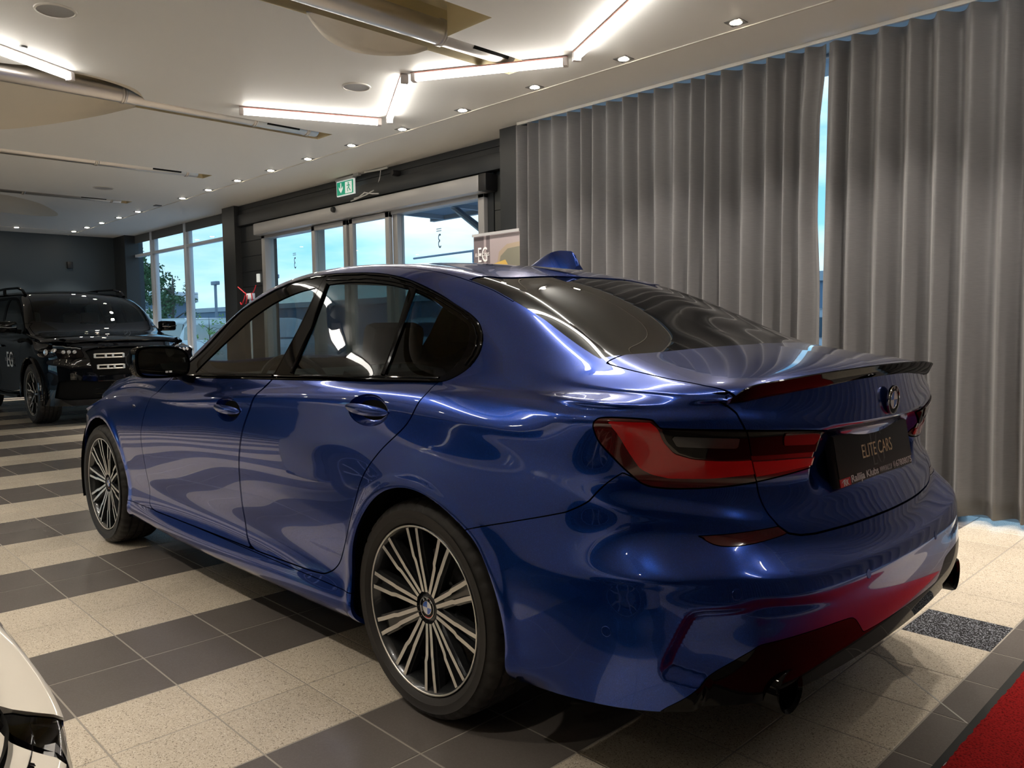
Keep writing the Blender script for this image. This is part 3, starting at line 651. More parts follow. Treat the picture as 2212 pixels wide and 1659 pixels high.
# banner
def banner():
    root=empty('roll_up_banner',(3.50,-2.66,0),0,'roll-up banner with EG letters standing between door and curtain','banner')
    a=Vector((3.62,-2.62,0)); b=Vector((3.06,-2.62,0)); L_=a-b
    P('banner_print',(.12,.10,.11),.5); P('banner_light',(.30,.255,.265),.5); P('banner_gold',(.50,.33,.08),.5); P('banner_window',(.16,.155,.12),.5); P('banner_tan',(.30,.24,.18),.5); P('banner_pale',(.5,.55,.55),.5)
    def T(x,z): return (.11-x,.040,z)      # x from the banner's left edge, seen from the room
    W=.60
    def quad(n,m,pts,y,par=root): return MB().prism([(.13-x,z) for x,z in pts],y-.001,y,'y').build(n,MATS[m],par)
    sheet=quad('sheet','banner_print',[(0,.1),(W,.1),(W,2.0),(0,2.0)],.040)
    quad('top_rail','alu_frame',[(-.006,1.995),(W+.006,1.995),(W+.006,2.02),(-.006,2.02)],.055); MB().box(.13-W-.01,.14,-.05,.07,0,.10,bev=.01).build('base',MATS['alu_frame'],root)
    quad('pale_area','banner_light',[(.14,1.62),(.26,1.62),(.30,1.80),(.62,2.0),(.14,2.0)] if 0 else [(.22,.6),(W,.6),(W,1.995),(.22,1.995)],.0415,sheet)
    quad('stripe','banner_light',[(.14,.6),(.17,.6),(.17,1.995),(.14,1.995)],.0415,sheet)
    quad('car_outline','banner_tan',[(.25,1.3),(.26,1.55),(.34,1.84),(.44,1.90),(W,1.91),(W,1.3)],.0425,sheet)
    quad('car_window','banner_window',[(.29,1.45),(.30,1.6),(.36,1.80),(.45,1.86),(W,1.87),(W,1.45)],.0435,sheet)
    quad('headrest_highlight','banner_pale',[(.46,1.5),(W-.03,1.5),(W-.03,1.66),(.47,1.64)],.0445,sheet)
    quad('gold_arrow','banner_gold',[(.0,1.69),(.42,1.765),(.46,1.71),(.42,1.62),(.0,1.62)],.0455,sheet)
    R=Matrix.Rotation(math.pi,4,'Z')@Matrix.Rotation(math.radians(90),4,'X')
    def tx(s,x,z,size,m,sx=1): text_obj('lettering',s,size,MATS[m],sheet,Matrix.Translation((.13-x,.043,z))@R,.0004,sx=sx)
    tx('EG',.055,1.765,.19,'white_print',.58); tx('ELITE CARS',.022,1.815,.044,'white_print',.85); tx('ERBJ TAVS',.20,1.715,.032,'white_print')
    root.location=(3.50,-2.62,0)
banner()
# stand with red cords beside the pillar
def stand():
    root=empty('barrier_stand',(8.55,-2.80,0),0,'thin steel stand with red cords tied to its head, beside the black pillar','stand')
    MB().lathe([(0,0),(.16,0),(.16,.012),(.02,.03),(0,.03)],24).build('base',MATS['alu_frame'],root)
    MB().tube([(0,0,.02),(0,0,1.62)],.014,10).build('pole',MATS['white_frame'],root)
    MB().box(-.09,.06,-.03,.03,1.60,1.68,bev=.008).build('head',MATS['white_frame'],root)
    P('cord_red',(.45,.01,.02),.5)
    for pts in ([(.05,0,1.65),(.14,.02,1.70),(.30,.03,1.78)],[(.06,.03,1.68),(.12,.04,1.58),(.20,.03,1.53),(.24,.03,1.56)],[(-.10,.03,1.68),(-.12,.03,1.6),(-.11,.03,1.52)],[(.02,.03,1.66),(.03,.04,1.58),(.08,.03,1.54)],[(-.08,0,1.68),(-.13,0,1.72),(-.18,.0,1.78)]):
        MB().tube([Vector(p) for p in crom(pts,5)],.008,6).build('cord',MATS['cord_red'],root)
stand()
# ---------------------------------------------------------------- outside the glass
P('asphalt',(.19,.20,.22),.85,bump=(30,.3)); P('far_building',(.17,.24,.33),.8); P('far_roof',(.42,.46,.5),.7); P('leaf',(.05,.13,.045),.6); P('leaf_light',(.28,.50,.10),.6); P('bark',(.10,.085,.07),.9)
P('outdoor_white',(.72,.75,.78),.4,coat=.5); P('outdoor_glass',(.05,.09,.13),.1,coat=1); P('soffit',(.10,.16,.24),.7); P('post_grey',(.25,.30,.36),.6)
g=MB().box(-40,160,-140,-3.62,-.25,-.06).build('forecourt',MATS['asphalt']); tag(g,kind='structure'); g=MB().box(-10,60,9.52,90,-.25,-.06).build('forecourt',MATS['asphalt']); tag(g,kind='structure')
def tree(x,y,h,r,seed,label,mat='leaf',dens=1.0,tr=.18,clear=.35):
    rnd=random.Random(seed); root=empty('tree' if h>2.5 else 'sapling',(x,y,-.06),0,label,'tree')
    m=MB(); m.tube([(0,0,0),(.1*r,.05*r,h*.35),(-.05*r,0,h*.7),(0,.0,h*.95)],[tr,tr*.8,tr*.5,tr*.15],8)
    tips=[]
    for k in range(int(16*dens)):
        a=rnd.uniform(0,6.28); z0=h*rnd.uniform(clear,.8); L_=r*rnd.uniform(.5,1.0); z1=z0+L_*rnd.uniform(.0,.5); e=(L_*math.cos(a),L_*math.sin(a),z1); m.tube([(0,0,z0),(e[0]*.5,e[1]*.5,(z0+z1)/2+.1*r),e],[tr*.35,tr*.2,tr*.06],5); tips.append(e)
    m.build('trunk',MATS['bark'],root)
    V=[];F=[]
    for e in tips:
        for c in range(int(4*dens)):
            cx,cy,cz=[e[i]*rnd.uniform(.55,1.05) if i<2 else e[i]+rnd.uniform(-.12,.14)*h for i in range(3)]; rr=r*rnd.uniform(.13,.26)
            for q in range(int(46*dens)):
                d=Vector((rnd.gauss(0,1),rnd.gauss(0,1),rnd.gauss(0,1))).normalized()*rr*rnd.uniform(.5,1); s=r*.050*rnd.uniform(.7,1.4); u=Vector((rnd.gauss(0,1),rnd.gauss(0,1),rnd.gauss(0,1))).normalized(); w=u.cross(d).normalized() if u.cross(d).length>1e-4 else Vector((1,0,0)); p=Vector((cx,cy,cz))+d; b=len(V)
                V+=[p-u*s,p+w*s*.6,p+u*s,p-w*s*.6]; F.append((b,b+1,b+2,b+3))
    o=mesh_obj('foliage',V,F,MATS[mat],root,smooth=False); o['kind']='stuff'
tree(33.8,-10.3,4.95,1.35,11,'tall leafy tree seen through the leftmost window'); tree(29.0,-9.7,3.55,1.15,12,'smaller leafy tree seen through the middle window',dens=.8,tr=.10,clear=.45)
tree(14.2,-4.65,1.60,.34,5,'small light green sapling outside the rightmost side window','leaf_light',.6,.02,.5)
def far_car(x,y,rz,L_,h,w,label,name='parked_car'):
    root=empty(name,(x,y,-.06),rz,label,'car')
    van=h>1.7
    prof=[(-L_/2,.35),(-L_/2,.75),(-L_/2+.05,.95),(-L_/2+.25,h-.12),(-L_/2+.5,h),(L_*.12,h),(L_*.2,h-.06),(L_*.30,1.0),(L_/2-.12,.82),(L_/2,.6),(L_/2,.35)]
    m=MB(); n=len(prof)
    V=[]
    for sy,k in ((-w/2,0),(-w/2+.06,1),(w/2-.06,1),(w/2,0)):
        for a,b in prof: V.append((a,sy if b<1.0 or k else sy*(1-.14*(b-1)/(h-1+.01)),b+(.02 if k else 0)))
    F=[(r*n+i,r*n+(i+1)%n,(r+1)*n+(i+1)%n,(r+1)*n+i) for r in range(3) for i in range(n)]+[tuple(range(n)),tuple(range(3*n,4*n))[::-1]]
    m.add(V,F,False); m.build('body',MATS['outdoor_white'],root)
    for s in (1,-1):
        yy=s*(w/2-.02); g_=[(-L_/2+.35,1.0),(-L_/2+.42,h-.2),(-L_/2+.6,h-.13),(L_*.10,h-.13),(L_*.24,1.0)]
        MB().prism([(a,b) for a,b in g_],yy-.02*s,yy+.012*s,'y').build('side_glass',MATS['outdoor_glass'],root)
        for xx in (-L_*.3,L_*.3): MB().lathe([(0,-.1),(.2,-.1),(.31,-.08),(.32,0),(.31,.08),(.2,.1),(0,.1)],20,'y',Matrix.Translation((xx,s*(w/2-.11),.32))).build('wheel',MATS['rubber'],root)
    MB().prism([(L_*.12+.02,h-.06),(L_*.295,1.04),(L_*.305,1.02),(L_*.13+.03,h-.02)],-w/2+.15,w/2-.15,'y').build('windscreen',MATS['outdoor_glass'],root)
far_car(21.4,-7.0,math.radians(4),4.6,1.56,1.8,'white estate car parked outside the middle side window')
far_car(16.4,-6.7,math.radians(184),4.3,1.50,1.8,'white car parked outside the rightmost side window')
far_car(9.4,-9.9,math.radians(175),4.4,1.5,1.8,'white car parked outside, seen through the glass door'); far_car(4.0,-11.0,math.radians(5),4.5,1.45,1.8,'white car parked outside, seen through the cabin glass'); far_car(14.6,-11.6,math.radians(4),4.6,1.5,1.8,'white car standing farthest along the forecourt')
b=empty('distant_hall',(75,-60,0),0,'long low grey blue building on the horizon','building'); MB().box(-85,120,-6,6,-.2,4.2).build('wall',MATS['far_building'],b); MB().box(-85.3,120.3,-6.3,6.3,4.2,4.9).build('roof',MATS['far_roof'],b)
b=empty('kiosk',(44.6,-14.8,0),math.radians(4),'small white flat-roofed canopy building beside the tree','building'); MB().box(-2.6,2.0,-1.2,1.2,2.75,3.3,bev=.03).build('roof',MATS['outdoor_white'],b); MB().box(-2.2,1.6,-.9,.9,-.1,2.75).build('wall',MATS['far_building'],b)
for k in range(4): MB().box(-2.15+k*.95,-1.35+k*.95,.9,.94,.3,2.4).build('pane',MATS['outdoor_glass'],b)
for x,y in ((62,-26),(52,-26)): tag(MB().tube([(x,y,0),(x,y,4.9)],.12,8).box(x-.5,x+.5,y-.18,y+.18,4.9,5.2,bev=.05).build('street_lamp',MATS['post_grey']),'grey lamp post on the horizon, '+('left' if x>55 else 'right')+' one of two','lamp post','lamp posts on the horizon')
P('added_paving_pale',(.78,.80,.82),.8); pv=MB().box(-8,16,-8.5,-3.62,-.06,-.02).build('added_paving',MATS['added_paving_pale']); tag(pv,kind='structure')  # pale paving strip added so the gap below the curtains shows bright
# canopy over the entrance with its slanting strut
c=empty('entrance_canopy',(0,0,0),0,'grey canopy with slanting strut outside the sliding door','canopy')
MB().box(3.0,8.05,-5.60,-3.40,2.90,2.97).build('roof_sheet',MATS['soffit'],c); MB().box(3.0,8.05,-5.68,-5.60,2.84,3.05).box(3.02,3.14,-5.68,-5.58,-.06,2.86).build('front_beam',MATS['post_grey'],c)
for k in range(5): MB().box(3.5+k*1.05,3.56+k*1.05,-5.60,-3.45,2.84,2.90).build('rafter',MATS['post_grey'],c)
MB().tube([(6.95,-5.15,2.90),(5.3,-4.2,2.35),(4.35,-3.62,2.03)],.045,8).build('strut',MATS['post_grey'],c)
for x0,x1,y,z in ((16.2,17.3,-8.9,2.62),(9.9,11.5,-7.6,2.60)): 
    tag(MB().tube([(x0-.75,y+.1,z-.02),(x1,y-.3,z+.02)],.022,6).tube([(x0-.75,y+.1,-.06),(x0-.75,y+.1,z)],.04,6).build('height_barrier',MATS['post_grey']),'thin grey horizontal bar on a post outside, '+('left' if x0>12 else 'right')+' of the two','barrier','barrier bars outside')
# ---------------------------------------------------------------- blue sedan: body surface
# rows of waypoints (u, x, y, z); u = x along the side, continues as arc length round the rear and front corners
UC, UF = -1.765, 4.62          # u of the rear and front centre lines
UT0, UT1 = -1.08, 3.62         # range of u over which the top rows exist
def wrap(side, rear, front, UC=UC, UF=UF):
    """side: [(x,y,z)], rear: (xc, zs[7], full) , front: (xc, zs[5])"""
    W=[(p[0],)+tuple(p) for p in side]
    xc,zs,prof=rear
    R=[(u,x+xc,y,z) for (u,x,y),z in zip(prof,zs)]
    xc2,zf,pf=front
    Fr=[(u,x+xc2,y,z) for (u,x,y),z in zip(pf,zf)]
    mir=[(2*UC-u,x,-y,z) for u,x,y,z in R[-3:-1]][::-1]
    mf=[(2*UF-u,x,-y,z) for u,x,y,z in Fr[-3:-1]][::-1]
    L=mir[::-1][::-1]+R[::-1]+W+Fr+mf
    L=sorted(L,key=lambda p:p[0]); return L
# plan outlines (u, x, y), centre at x=0
PB=[(-.65,.425,.895),(-.86,.227,.843),(-1.01,.112,.745),(-1.16,.047,.605),(-1.365,.017,.40),(-1.565,.004,.20),(UC,0,0)]      # bumper
PT=[(-.65,.385,.868),(-.86,.228,.790),(-1.01,.128,.685),(-1.16,.078,.565),(-1.365,.035,.37),(-1.565,.009,.185),(UC,0,0)]     # tail
PS=[(-.65,.375,.850),(-.86,.215,.765),(-1.01,.125,.672),(-1.16,.085,.565),(-1.365,.040,.37),(-1.565,.010,.185),(UC,0,0)]     # deck edge
PF=[(3.20,-.44,.868),(3.45,-.235,.765),(3.70,-.10,.59),(4.0,-.035,.36),(4.3,-.008,.17),(UF,0,0)]
PF2=[(3.20,-.46,.80),(3.45,-.245,.69),(3.70,-.105,.54),(4.0,-.035,.34),(4.3,-.008,.165),(UF,0,0)]
def const(v,n): return [v]*n
ROWS=[
 # name, side pts, rear(xc, z list, plan), front(xc, z list, plan)
 ('S0',[(-.4,.80,.215),(.3,.80,.20),(1,.80,.195),(2,.80,.195),(2.8,.80,.20)],(-.985,[.262,.275,.285,.29,.29,.29,.29],PB),(3.56,[.19]*6,PF)),
 ('S1',[(-.42,.868,.235),(.35,.862,.19),(1,.868,.187),(2,.862,.187),(2.8,.86,.20)],(-1.045,[.268,.285,.295,.30,.30,.30,.30],PB),(3.625,[.20]*6,PF)),
 ('S1b',[(-.42,.900,.27),(.35,.902,.225),(1,.902,.222),(2,.900,.222),(2.8,.89,.235)],(-1.062,[.31,.325,.335,.34,.345,.35,.35],PB),(3.64,[.235]*6,PF)),
 ('S2',[(-.42,.908,.34),(.35,.902,.300),(1,.896,.298),(2,.892,.300),(2.8,.897,.32)],(-1.076,[.385,.40,.41,.415,.42,.42,.42],PB),(3.645,[.32]*6,PF)),
 ('S3',[(-.42,.912,.43),(.35,.896,.385),(1,.880,.385),(2,.880,.39),(2.8,.898,.42)],(-1.072,[.46,.475,.49,.498,.50,.50,.50],PB),(3.65,[.42]*6,PF)),
 ('S4',[(-.42,.914,.51),(.35,.904,.47),(1,.887,.47),(2,.887,.47),(2.8,.902,.51)],(-1.0695,[.52,.54,.555,.545,.537,.533,.532],PB),(3.648,[.53]*6,PF)),
 ('S4a',[(-.42,.914,.545),(.35,.907,.52),(1,.891,.52),(2,.891,.52),(2.8,.903,.545)],(-1.0635,[.552,.572,.586,.572,.560,.556,.554],PB),(3.647,[.545]*6,PF)),
 ('S4b',[(-.42,.914,.59),(.35,.910,.59),(1,.897,.59),(2,.896,.59),(2.8,.905,.59)],(-1.052,[.585,.602,.612,.592,.578,.573,.571],PB),(3.64,[.58]*6,PF)),
 ('S5',[(-.42,.912,.68),(.35,.911,.69),(1,.900,.69),(2,.898,.69),(2.8,.902,.67)],(-1.035,[.68,.685,.675,.645,.622,.612,.610],PT),(3.62,[.63]*6,PF)),
 ('S6',[(-.42,.902,.79),(.35,.904,.80),(1,.894,.80),(2,.888,.79),(2.8,.888,.74)],(-1.018,[.755,.745,.725,.700,.680,.675,.675],PT),(3.61,[.67]*6,PF)),
 ('S6b',[(-.42,.892,.865),(.35,.893,.89),(1,.885,.875),(2,.880,.835),(2.8,.864,.79)],(-.990,[.835,.815,.80,.79,.785,.785,.785],PT),(3.60,[.70]*6,PF)),
 ('S7',[(-.42,.879,.930),(-.1,.879,.955),(.35,.880,.957),(1,.875,.93),(2,.870,.862),(2.8,.838,.828)],(-1.018,[.925,.93,.928,.918,.905,.90,.90],PT),(3.595,[.725,.725,.725,.73,.735,.74],PF)),
 ('S7b',[(-.42,.865,.957),(-.1,.868,.972),(.35,.870,.971),(1,.864,.943),(2,.859,.876),(2.8,.828,.840)],(-1.017,[.95,.952,.948,.938,.925,.92,.92],PT),(3.595,[.735,.735,.735,.74,.745,.75],PF)),
 ('S8',[(-.42,.842,.983),(-.1,.848,.992),(.35,.856,.985),(1,.855,.963),(2,.851,.912),(2.8,.818,.862)],(-1.010,[.974,.973,.970,.970,.972,.975,.977],PS),(3.585,[.76,.752,.75,.755,.76,.765],PF2)),
 ('S9',[(-.42,.812,1.000),(-.1,.815,1.010),(.35,.833,1.003),(1,.845,.985),(1.6,.845,.965),(2,.843,.945),(2.8,.800,.885)],(-1.000,[.993,.985,.990,1.005,1.022,1.032,1.036],PS),(3.56,[.805,.785,.775,.78,.785,.79],PF2)),
]
# top rows: (u, x, y, z)
TOP={
'T1':[(-1.08,-.895,.668,.995),(-.95,-.842,.715,.996),(-.75,-.72,.765,1.003),(-.5,-.5,.787,1.012),(-.25,-.25,.785,1.035),(0,0,.780,1.045),(.3,.3,.802,1.045),(.65,.65,.812,1.04),(1,1,.818,1.03),(1.35,1.35,.817,1.02),(1.6,1.6,.820,1.005),(1.85,1.85,.822,.985),(2.1,2.1,.820,.957),(2.5,2.5,.808,.930),(3,3,.755,.885),(3.4,3.38,.64,.825),(UT1,3.485,.55,.79)],
'T2':[(-1.08,-.900,.657,1.002),(-.95,-.855,.700,1.004),(-.75,-.735,.745,1.012),(-.5,-.5,.765,1.027),(-.25,-.25,.745,1.080),(0,0,.713,1.125),(.3,.3,.705,1.185),(.65,.65,.700,1.20),(1,1,.705,1.195),(1.35,1.35,.715,1.165),(1.6,1.6,.738,1.115),(1.85,1.85,.785,1.03),(2.1,2.1,.803,.966),(2.5,2.5,.790,.938),(3,3,.735,.893),(3.4,3.39,.62,.832),(UT1,3.497,.53,.795)],
'T3':[(-1.08,-.905,.645,1.008),(-.95,-.865,.682,1.013),(-.75,-.745,.722,1.022),(-.5,-.5,.738,1.043),(-.25,-.25,.705,1.118),(0,0,.660,1.198),(.3,.3,.624,1.302),(.65,.65,.603,1.356),(1,1,.598,1.368),(1.35,1.35,.618,1.328),(1.6,1.6,.655,1.247),(1.85,1.85,.737,1.075),(2.1,2.1,.787,.973),(2.5,2.5,.770,.944),(3,3,.712,.900),(3.4,3.40,.60,.838),(UT1,3.508,.51,.80)],
'T4':[(-1.08,-.910,.632,1.012),(-.95,-.872,.662,1.021),(-.75,-.75,.690,1.033),(-.5,-.5,.700,1.063),(-.25,-.25,.655,1.158),(0,0,.617,1.252),(.3,.3,.592,1.338),(.65,.65,.572,1.386),(1,1,.568,1.399),(1.35,1.35,.588,1.363),(1.6,1.6,.622,1.287),(1.85,1.85,.708,1.117),(2.1,2.1,.762,.982),(2.5,2.5,.745,.951),(3,3,.685,.908),(3.4,3.41,.57,.845),(UT1,3.52,.48,.803)],
'T5':[(-1.08,-.920,.605,1.017),(-.95,-.885,.628,1.028),(-.75,-.755,.652,1.042),(-.5,-.5,.657,1.084),(-.25,-.25,.600,1.190),(0,0,.568,1.290),(.3,.3,.548,1.367),(.65,.65,.538,1.407),(1,1,.536,1.418),(1.35,1.35,.552,1.386),(1.6,1.6,.585,1.313),(1.85,1.85,.672,1.147),(2.1,2.1,.722,.993),(2.5,2.5,.70,.960),(3,3,.64,.918),(3.4,3.43,.52,.853),(UT1,3.535,.44,.807)],
'T5b':[(-1.08,-.950,.48,1.025),(-.95,-.91,.50,1.042),(-.75,-.765,.52,1.062),(-.5,-.505,.51,1.110),(-.25,-.25,.475,1.213),(0,0,.455,1.312),(.3,.3,.44,1.384),(.65,.65,.43,1.423),(1,1,.43,1.431),(1.35,1.35,.44,1.402),(1.6,1.6,.46,1.333),(1.85,1.85,.51,1.172),(2.1,2.1,.54,1.015),(2.5,2.5,.53,.972),(3,3,.50,.930),(3.4,3.465,.42,.860),(UT1,3.56,.36,.81)],
'T6':[(-1.08,-.983,.27,1.034),(-.95,-.935,.27,1.054),(-.75,-.775,.27,1.082),(-.5,-.51,.27,1.134),(-.25,-.25,.26,1.236),(0,0,.25,1.331),(.3,.3,.25,1.398),(.65,.65,.25,1.437),(1,1,.25,1.443),(1.35,1.35,.25,1.418),(1.6,1.6,.25,1.352),(1.85,1.85,.26,1.200),(2.1,2.1,.27,1.045),(2.5,2.5,.27,.984),(3,3,.25,.942),(3.4,3.50,.22,.866),(UT1,3.585,.18,.812)],
'T7':[(-1.08,-1.0,0,1.037),(-.95,-.95,0,1.059),(-.75,-.78,0,1.090),(-.5,-.515,0,1.142),(-.25,-.25,0,1.244),(0,0,0,1.338),(.3,.3,0,1.403),(.65,.65,0,1.442),(1,1,0,1.447),(1.35,1.35,0,1.423),(1.6,1.6,0,1.360),(1.85,1.85,0,1.212),(2.1,2.1,0,1.058),(2.5,2.5,0,.988),(3,3,0,.946),(3.4,3.515,0,.868),(UT1,3.60,0,.813)],
}
sm=lambda a,b,x: (lambda t: t*t*(3-2*t))(np.clip((x-a)/(b-a),0,1))
AIR=np.array([(-.840,.394),(-.843,.412),(-.853,.434),(-.901,.52),(-.916,.531),(-.94,.536),(-1.064,.543),(-1.299,.517),(-1.421,.493),(-1.45,.47),(-1.45,.10),(-.955,.10),(-.945,.25),(-.935,.352),(-.891,.362),(-.846,.374)])
def carve(G,Uc):
    x,y,z=G[...,0],G[...,1],G[...,2]; u=np.repeat(Uc[:,None],G.shape[1],1)
    rear=u<-.6
    # number plate recess in the boot lid
    k=sm(.375,.315,y)*sm(.72,.80,z)*sm(.902,.893,z)*rear; G[...,0]+=.036*k
    # air curtain recess at the bumper corner
    m=(u<-.75)&(z<.6)
    Q=np.stack([u[m],z[m]],1); d=-sdf_poly(Q,AIR)
    ed=sm(-1.40,-1.0,Q[:,0]); zt=np.interp(Q[:,0],[-1.42,-1.299,-1.064,-.94],[.493,.517,.543,.536]); dep=.030*sm(0,.022,d)*sm(-1.13,-.92,Q[:,0])+.010*ed*sm(-1.0,-1.12,Q[:,0])*np.exp(-((Q[:,1]-zt+.010)/.012)**2)*(1-0*d)
    n=np.stack([x[m]+.55,y[m]],1); n/=np.linalg.norm(n,axis=1,keepdims=True)
    G[m,0]-=n[:,0]*dep; G[m,1]-=n[:,1]*dep
    # wheel arch lips: a soft ridge round each opening
    for xc,rr in ((-.015,.372),(2.835,.378)):
        r=np.hypot(u-xc,z-.335); G[...,1]+=.006*np.exp(-((r-rr-.012)/.022)**2)*(y>.5)*(z>.2)*(abs(u-xc)<.6)
def body_surface(NU=520,spec=None):
    R_,TP_,UC_,UF_,U0_,U1_,cv=spec or (ROWS,TOP,UC,UF,UT0,UT1,carve)
    U=np.linspace(UC_,UF_,NU); h=U[1]-U[0]
    Ue=np.concatenate([UC_-h*np.arange(40,0,-1),U,UF_+h*np.arange(1,41)])
    S=[]
    for nm,side,rear,front in R_:
        L=wrap(side,rear,front,UC_,UF_); a=np.array(L)
        a=a[(a[:,0]>=Ue[0])&(a[:,0]<=Ue[-1])]
        S.append(fitcurve(a[:,0],a[:,1:],Ue,lam=1e-4)[40:-40])
    S=np.array(S)                                   # (rows, NU, 3)
    S[:,0,1]=0; S[:,-1,1]=0
    it0=int(np.argmin(abs(U-U0_))); it1=int(np.argmin(abs(U-U1_)))
    T=[]
    for k in ('T1','T2','T3','T4','T5','T5b','T6','T7'):
        a=np.array(TP_[k]); T.append(fitcurve(a[:,0],a[:,1:],U[it0:it1+1],lam=2e-5))
    T=np.array(T); T[-1,:,1]=0
    nS=len(S); full=np.zeros((nS+len(T),NU,3)); full[:nS]=S; full[nS:,it0:it1+1]=T
    dl=T[:,0]-S[-1,it0]; dr=T[:,-1]-S[-1,it1]
    for j in range(len(T)):                          # virtual rows beyond the deck's ends
        sc=np.linalg.norm(dl[j,1:]); full[nS+j,:it0]=S[-1,:it0]+np.array([min(dl[j,0],0)+.0,0,0])*0+np.outer(np.ones(it0),[.10*sc,0,dl[j,2]])
        sc=np.linalg.norm(dr[j,1:]); full[nS+j,it1+1:]=S[-1,it1+1:]+np.outer(np.ones(NU-it1-1),[-.15*sc,0,dr[j,2]+.02*j])
    # finer columns towards the tail
    Uf=np.concatenate([np.arange(UC_,-.55,.0062),np.arange(-.55,.6,.0095),np.arange(.6,UF_,.0125),[UF_]]) if spec is None else np.linspace(UC_,UF_,NU); Uf[0]=UC_
    def res(r0,a,b_,Ux): return natspline(U[a:b_],full[r0:,a:b_].transpose(1,0,2).reshape(b_-a,-1),Ux).reshape(len(Ux),-1,3).transpose(1,0,2)
    i0=int(np.argmin(abs(Uf-U[it0]))); Uf[i0]=U[it0]; i1=int(np.argmin(abs(Uf-U[it1]))); Uf[i1]=U[it1]
    full2=np.zeros((len(full),len(Uf),3)); full2[:nS]=natspline(U,full[:nS].transpose(1,0,2).reshape(len(U),-1),Uf).reshape(len(Uf),-1,3).transpose(1,0,2)
    full2[nS:,i0:i1+1]=res(nS,it0,it1+1,Uf[i0:i1+1]); full2[nS:,:i0]=res(nS,0,it0,Uf[:i0]); full2[nS:,i1+1:]=res(nS,it1+1,len(U),Uf[i1+1:])
    full=full2; U=Uf; NU=len(U); it0,it1=i0,i1; full[:nS,0,1]=0; full[:nS,-1,1]=0; full[-1,it0:it1+1,1]=0
    # interpolate across the rows
    mean=np.linalg.norm(np.diff(full[:,it0:it1+1],axis=0),axis=2).mean(1); v=np.concatenate([[0],np.cumsum(mean)])
    def seg(r0,r1,cols,step=.0105):
        n=max(4,int((v[r1]-v[r0])/step)); vs=np.linspace(v[r0],v[r1],n+1)
        lo=max(0,r0); Y=full[lo:,cols] if r0>0 else full[:2,cols]
        vv=v[lo:] if r0>0 else v[:2]
        Y2=Y.reshape(len(vv),-1); out=natspline(vv,Y2,vs).reshape(n+1,-1,3)
        return np.transpose(out,(1,0,2))
    allc=np.arange(NU); tc=np.arange(it0,it1+1)
    # every vertex remembers its u
    def arc(G,cols):
        return np.repeat(U[cols][:,None,None],G.shape[1],1)
    A=seg(0,1,allc); B=seg(1,nS-1,allc,.0085 if spec is None else .016); Tp=seg(nS-1,nS+len(T)-1,tc,.013 if spec is None else .022)
    if cv: cv(B,U[allc])
    pA=grid_patch(A,True,attr=arc(A,allc)); 
    # one normal field over the shoulder where side and top meet
    Bt=np.concatenate([B[tc],Tp[:,1:]],axis=1); gp=grid_patch(Bt,True); Nt=gp.N.reshape(Bt.shape)
    pB=grid_patch(B,True,attr=arc(B,allc)); NB=pB.N.reshape(B.shape).copy(); NB[tc[2:-2]]=Nt[2:-2,:B.shape[1]]; pB.N=NB.reshape(-1,3)
    pT=grid_patch(Tp,True,attr=arc(Tp,tc)); NT=Nt[:,B.shape[1]-1:].copy(); pT.N=NT.reshape(-1,3)
    for p in (pA,pB,pT):
        m=abs(p.V[:,1])<1e-6; p.N[m,1]=0
        p.N/=np.maximum(np.linalg.norm(p.N,axis=1,keepdims=True),1e-9)
    out=Patch.join([pA,pB,pT]); 
    return out,(pA,pB,pT)
